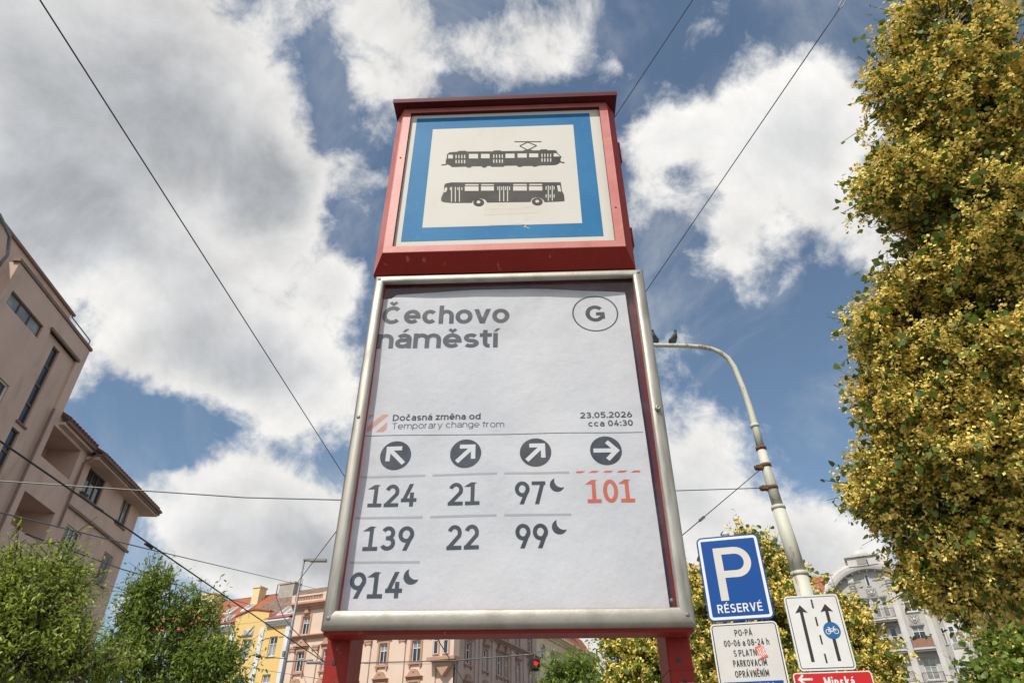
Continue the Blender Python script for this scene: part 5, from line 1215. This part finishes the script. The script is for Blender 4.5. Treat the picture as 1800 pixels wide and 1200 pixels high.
def tree(name, label, base, blobs, clumps, lsize, kind='heart', m='leaf_dark', per=8, blossom=0, spread=.28, group=None, trunk_r=.16, single=0, fork=None, shell=.55, bsize=.05, tint_bias=1.0, gaps=4.2, lift=.1, thr=-.25, shrink=.86):
    t = empty(name, (0,0,0)); tag(t, label, 'tree', group)
    Cb = np.array([list(b[0]) for b in blobs]); Rb = np.array([b[1] for b in blobs])
    p = Rb**2/np.sum(Rb**2); idx = rng.choice(len(blobs), clumps, p=p)
    dirs = unit(rng.normal(size=(clumps,3))); Rb = Rb*shrink; rad = Rb[idx]*(1-shell*rng.random(clumps)**1.5)
    if gaps:
        tst = Cb[idx]+dirs*rad[:,None]
        g_ = np.sin(tst[:,2]*gaps+1.7*np.sin(tst[:,0]*gaps*.45+idx)+tst[:,1]*.6)+.8*np.sin(tst[:,0]*gaps*.8+tst[:,1]*gaps*.9+3)
        keep = (g_ > thr) | (rad < .60*Rb[idx]); idx, dirs, rad = idx[keep], dirs[keep], rad[keep]; clumps = len(idx)
    rad *= 1+.10*np.sin(dirs[:,0]*7+idx)*np.sin(dirs[:,2]*9+idx*2)+.05*rng.normal(size=clumps)
    cc = Cb[idx]+dirs*rad[:,None]
    # leaves
    n = clumps*per; ci = np.repeat(np.arange(clumps), per)
    tw = unit(dirs+rng.normal(size=(clumps,3))*.45+np.array([0,0,lift])); ln_ = spread*(.6+1.9*rng.random(clumps)**2)
    al = np.tile(np.linspace(-.2,1,per), clumps); pos = cc[ci]+tw[ci]*(al*ln_[ci])[:,None]+rng.normal(size=(n,3))*lsize*.42
    D = unit(rng.normal(size=(n,3))*.8+dirs[ci]*.5+np.array([0,0,-.55])); Nn = rng.normal(size=(n,3))*.75+np.array([0,0,.8])+np.array(S)*.3; Nn = unit(Nn-D*np.sum(Nn*D,1,keepdims=True))
    sz = lsize*(.65+.6*rng.random(n)); V, F = leaf_arrays(pos, D, Nn, sz, kind)
    tv = np.clip(rng.random(clumps)[ci]*.5+rng.random(n)*.6*tint_bias, 0, 1)
    np_mesh('crown', V, F, np.repeat(tv, 2), M[m], t)
    a0 = cc-dirs*(.55*Rb[idx])[:,None]*.6; a1 = cc+tw*ln_[:,None]*1.0
    sd = unit(np.cross(a1-a0, rng.normal(size=(clumps,3)))); w0 = .010; w1 = .003
    V = np.stack([a0-sd*w0, a0+sd*w0, a1+sd*w1, a1-sd*w1], 1).reshape(-1,3); F = np.arange(len(V)).reshape(-1,4)
    np_mesh('twigs', V, F, np.zeros(clumps), M['bark'], t)
    if blossom:
        outer = np.nonzero(rad > .58*Rb[idx])[0]; nb = int(clumps*blossom); bi = rng.choice(outer, nb); c0 = cc[bi]+tw[bi]*(ln_[bi]*(rng.random(nb)*.9-.2))[:,None]+rng.normal(size=(nb,3))*spread*.28
        q = 9; ce = np.repeat(c0, q, 0)+rng.normal(size=(nb*q,3))*bsize*.42
        pn_ = unit(unit(rng.normal(size=(nb*q,3)))+.75*np.array(S)); u1 = unit(np.cross(pn_, rng.normal(size=(nb*q,3)))); v1 = np.cross(pn_, u1); s = bsize*(.20+.18*rng.random((nb*q,1)))
        V = np.stack([ce-u1*s, ce+v1*s*.8, ce+u1*s, ce-v1*s*.8], 1).reshape(-1,3); F = np.arange(len(V)).reshape(-1,4)
        tv = np.clip(np.repeat(rng.random(nb), q)*.7+rng.random(nb*q)*.45, 0, 1)
        br_n = nb; D2 = unit(rng.normal(size=(br_n,3))*.6+np.array([0,0,-1])); N2 = rng.normal(size=(br_n,3)); N2 = unit(N2-D2*np.sum(N2*D2,1,keepdims=True))
        V2, F2 = leaf_arrays(c0, D2, N2, np.full(br_n, bsize*.75), 'ash')
        np_mesh('blossoms', np.concatenate([V,V2]), np.concatenate([F,F2+len(V)]), np.concatenate([tv, np.repeat(.8+.2*rng.random(br_n),2)]), M['blossom'], t)
    # trunk and limbs
    base = Vector(base); top = Vector(Cb.mean(0)); fk = fork if fork else base.lerp(top, .45); fk = Vector(fk)
    tr = MB(); tr.tube([base, base.lerp(fk,.5)+Vector((.05,.03,0)), fk, fk.lerp(top,.5)], [trunk_r*1.25, trunk_r, trunk_r*.85, trunk_r*.6], 10); tr.build('trunk', M['bark'], t, True)
    lb = MB()
    for i, (c, r) in enumerate(blobs):
        c = Vector(c); a = fk.lerp(top, random.random()*.6); mid = a.lerp(c, .5)+Vector((random.uniform(-.2,.2),random.uniform(-.2,.2),.2))
        lb.tube([a, mid, c], [trunk_r*.42, trunk_r*.25, trunk_r*.12], 6)
        for q in range(5):
            dd = Vector(unit(rng.normal(size=(1,3)))[0]); lb.tube([c, c+dd*r*.5+Vector((0,0,.03)), c+dd*r*.95], [trunk_r*.12, trunk_r*.07, trunk_r*.03], 4)
    lb.build('limbs', M['bark'], t, True)
    if single:     # the largest leaves facing the street, one object each
        me0 = None
        cand = np.argsort(np.linalg.norm(cc-np.array(EYE), axis=1)/1.0)[:single*6]; cand = rng.choice(cand, single, replace=False)
        V, F = leaf_arrays(np.zeros((1,3)), np.array([[0.,1.,0.]]), np.array([[0.,0.,1.]]), np.array([1.]), kind)
        tints = []
        meshes = []
        for q in range(3):
            me = bpy.data.meshes.new('leaf'); me.from_pydata([tuple(v) for v in V], [], [tuple(f) for f in F]); a_ = me.attributes.new('tint','FLOAT','FACE'); a_.data.foreach_set('value', [.5+.25*q]*2); me.materials.append(M[m]); meshes.append(me)
        toeye = None
        for i_, ci_ in enumerate(cand):
            o = bpy.data.objects.new('leaf', meshes[i_ % 3]); COL.objects.link(o); o.parent = t
            c = Vector(cc[ci_]); v_ = (EYE-c).normalized(); o.location = c+v_*.12
            o.rotation_euler = (random.uniform(-.6,.9), random.uniform(-.7,.7), random.uniform(0,6.28)); s_ = lsize*random.uniform(1.1,1.5); o.scale = (s_,s_,s_)
    return t
def bl(px, py, rpx, Y=None, X=None, D=None):
    c = at(px,py,Y) if Y else (atX(px,py,X) if X else atD(px,py,D)); dep = (c.y-EYE.y)*math.cos(PITCH)+(c.z-EYE.z)*math.sin(PITCH)
    return (c, rpx*dep/FPX)
# the great linden in blossom, right
G1 = []
for px, py, r, X in [(1668,55,95,5.6),(1610,165,75,5.3),(1700,190,120,5.8),(1790,130,85,6.4),(1600,320,80,5.1),(1700,370,135,5.6),(1640,455,85,5.3),(1605,575,92,5.1),(1720,580,145,5.7),
        (1600,700,92,5.0),(1720,760,145,5.6),(1578,815,88,4.9),(1640,920,98,5.1),(1750,930,120,5.7),(1705,1010,80,5.3),(1640,1010,52,5.1),(1790,300,110,6.4),(1800,480,120,6.5),(1800,680,120,6.5),(1810,850,120,6.5),(1790,1010,75,6.2),
        (1870,200,130,7.2),(1900,420,150,7.5),(1900,640,150,7.5),(1900,860,150,7.5),(1545,860,55,4.85),(1560,600,45,4.9),(1545,340,45,5.0)]:
    G1.append(bl(px,py,r,X=X))
tree('linden_tree', 'huge linden covered in yellow blossom filling the right edge of the view', (8.2,8.5,0), G1, 9500, .088, per=6, blossom=7.8, thr=-.2, spread=.22, trunk_r=.26, single=260, bsize=.075, fork=(8.0,8.3,2.6), shell=.5)
tree('linden_tree', 'blossoming linden behind the blue parking sign and the lamp post', (5.6,16,0), [bl(1290,1035,62,Y=15),bl(1335,1020,58,Y=15.5),bl(1262,1100,70,Y=15),bl(1240,1040,36,Y=14.5),bl(1340,1100,85,Y=15),bl(1300,1180,90,Y=15),bl(1390,1100,60,Y=16),bl(1400,1180,80,Y=16),bl(1308,985,36,Y=15),bl(1312,952,14,Y=15),bl(1355,985,34,Y=15.5),bl(1385,1040,36,Y=15.5)],
     2600, .115, per=7, blossom=4.8, spread=.28, bsize=.11, trunk_r=.2)
tree('linden_tree', 'cone shaped blossoming linden between the lane sign and the grey gabled house', (7.6,17.5,0), [bl(1488,1100,38,Y=17),bl(1484,1070,20,Y=17),bl(1510,1150,50,Y=17),bl(1470,1150,60,Y=17),bl(1530,1200,55,Y=17),bl(1450,1210,80,Y=17),bl(1545,1170,22,Y=16.8)],
     1300, .12, per=7, blossom=4.8, spread=.28, bsize=.12, trunk_r=.17)
tree('street_tree', 'green leafy tree at the lower right corner, below the blossoming linden', (12.5,14,0), [bl(1785,1160,58,Y=13),bl(1812,1120,44,Y=13.5),bl(1765,1210,50,Y=12.5),bl(1810,1200,70,Y=13),bl(1752,1135,18,Y=13)],
     1200, .10, per=9, m='leaf_mid', blossom=.5, spread=.26, bsize=.09)
tree('linden_tree', 'blossoming linden seen under the steel frame beside the right leg', (2.6,20,0), [bl(1110,1165,48,Y=19),bl(1150,1135,42,Y=19),bl(1190,1170,60,Y=19),bl(1098,1128,22,Y=19),bl(1130,1200,50,Y=19),bl(1072,1122,14,Y=19),bl(1230,1160,50,Y=19),bl(1120,1085,40,Y=19),bl(1170,1070,60,Y=19.5)],
     1700, .115, per=8, blossom=2.2, m='leaf_mid', spread=.3, bsize=.13, trunk_r=.18)
tree('street_tree', 'small dark green tree low beneath the traffic light', (1.9,36,0), [bl(985,1192,22,Y=34),bl(1015,1184,26,Y=34),bl(1040,1192,30,Y=34),bl(965,1204,18,Y=34),bl(1000,1205,45,Y=34)],
     700, .24, per=8, m='leaf_mid', spread=.4, kind='ash', shrink=1.)
tree('ash_tree', 'bright green young tree in front of the brown block, lower left corner', (-9.2,12.5,0), [bl(100,1000,50,Y=11.5),bl(118,1050,38,Y=11.4),bl(30,1035,48,Y=11),bl(70,1060,70,Y=11.2),bl(15,1080,70,Y=11),bl(95,1115,66,Y=11.5),bl(40,1160,80,Y=11),bl(130,1180,70,Y=11.5),bl(25,965,24,Y=11),bl(32,930,10,Y=11),bl(108,950,20,Y=11.4),bl(170,1165,42,Y=11.8),bl(-40,1040,70,Y=11),bl(-30,1120,90,Y=11)],
     5200, .088, per=9, kind='ash', m='leaf_ash', gaps=5.2, lift=.5, thr=.35, shell=.5, spread=.22, shrink=.86, trunk_r=.12)
tree('ash_tree', 'darker green tree before the yellow house, left of the slim lamp', (-9.8,20,0), [bl(278,1050,40,Y=18),bl(255,1045,22,Y=18),bl(320,1045,24,Y=18),bl(345,1080,30,Y=18),bl(245,1090,34,Y=18),bl(290,1110,62,Y=18),bl(350,1140,50,Y=18),bl(222,1140,36,Y=18),bl(250,1170,60,Y=18),bl(330,1190,70,Y=18),bl(395,1160,32,Y=18),bl(400,1200,40,Y=18),bl(375,1100,20,Y=18),bl(272,1018,15,Y=18),bl(200,1190,50,Y=18),bl(298,1012,10,Y=18)],
     4200, .122, per=9, kind='ash', m='leaf_mid', gaps=3.6, lift=.5, thr=.3, shell=.5, spread=.32, shrink=.86, trunk_r=.14, tint_bias=1.25)
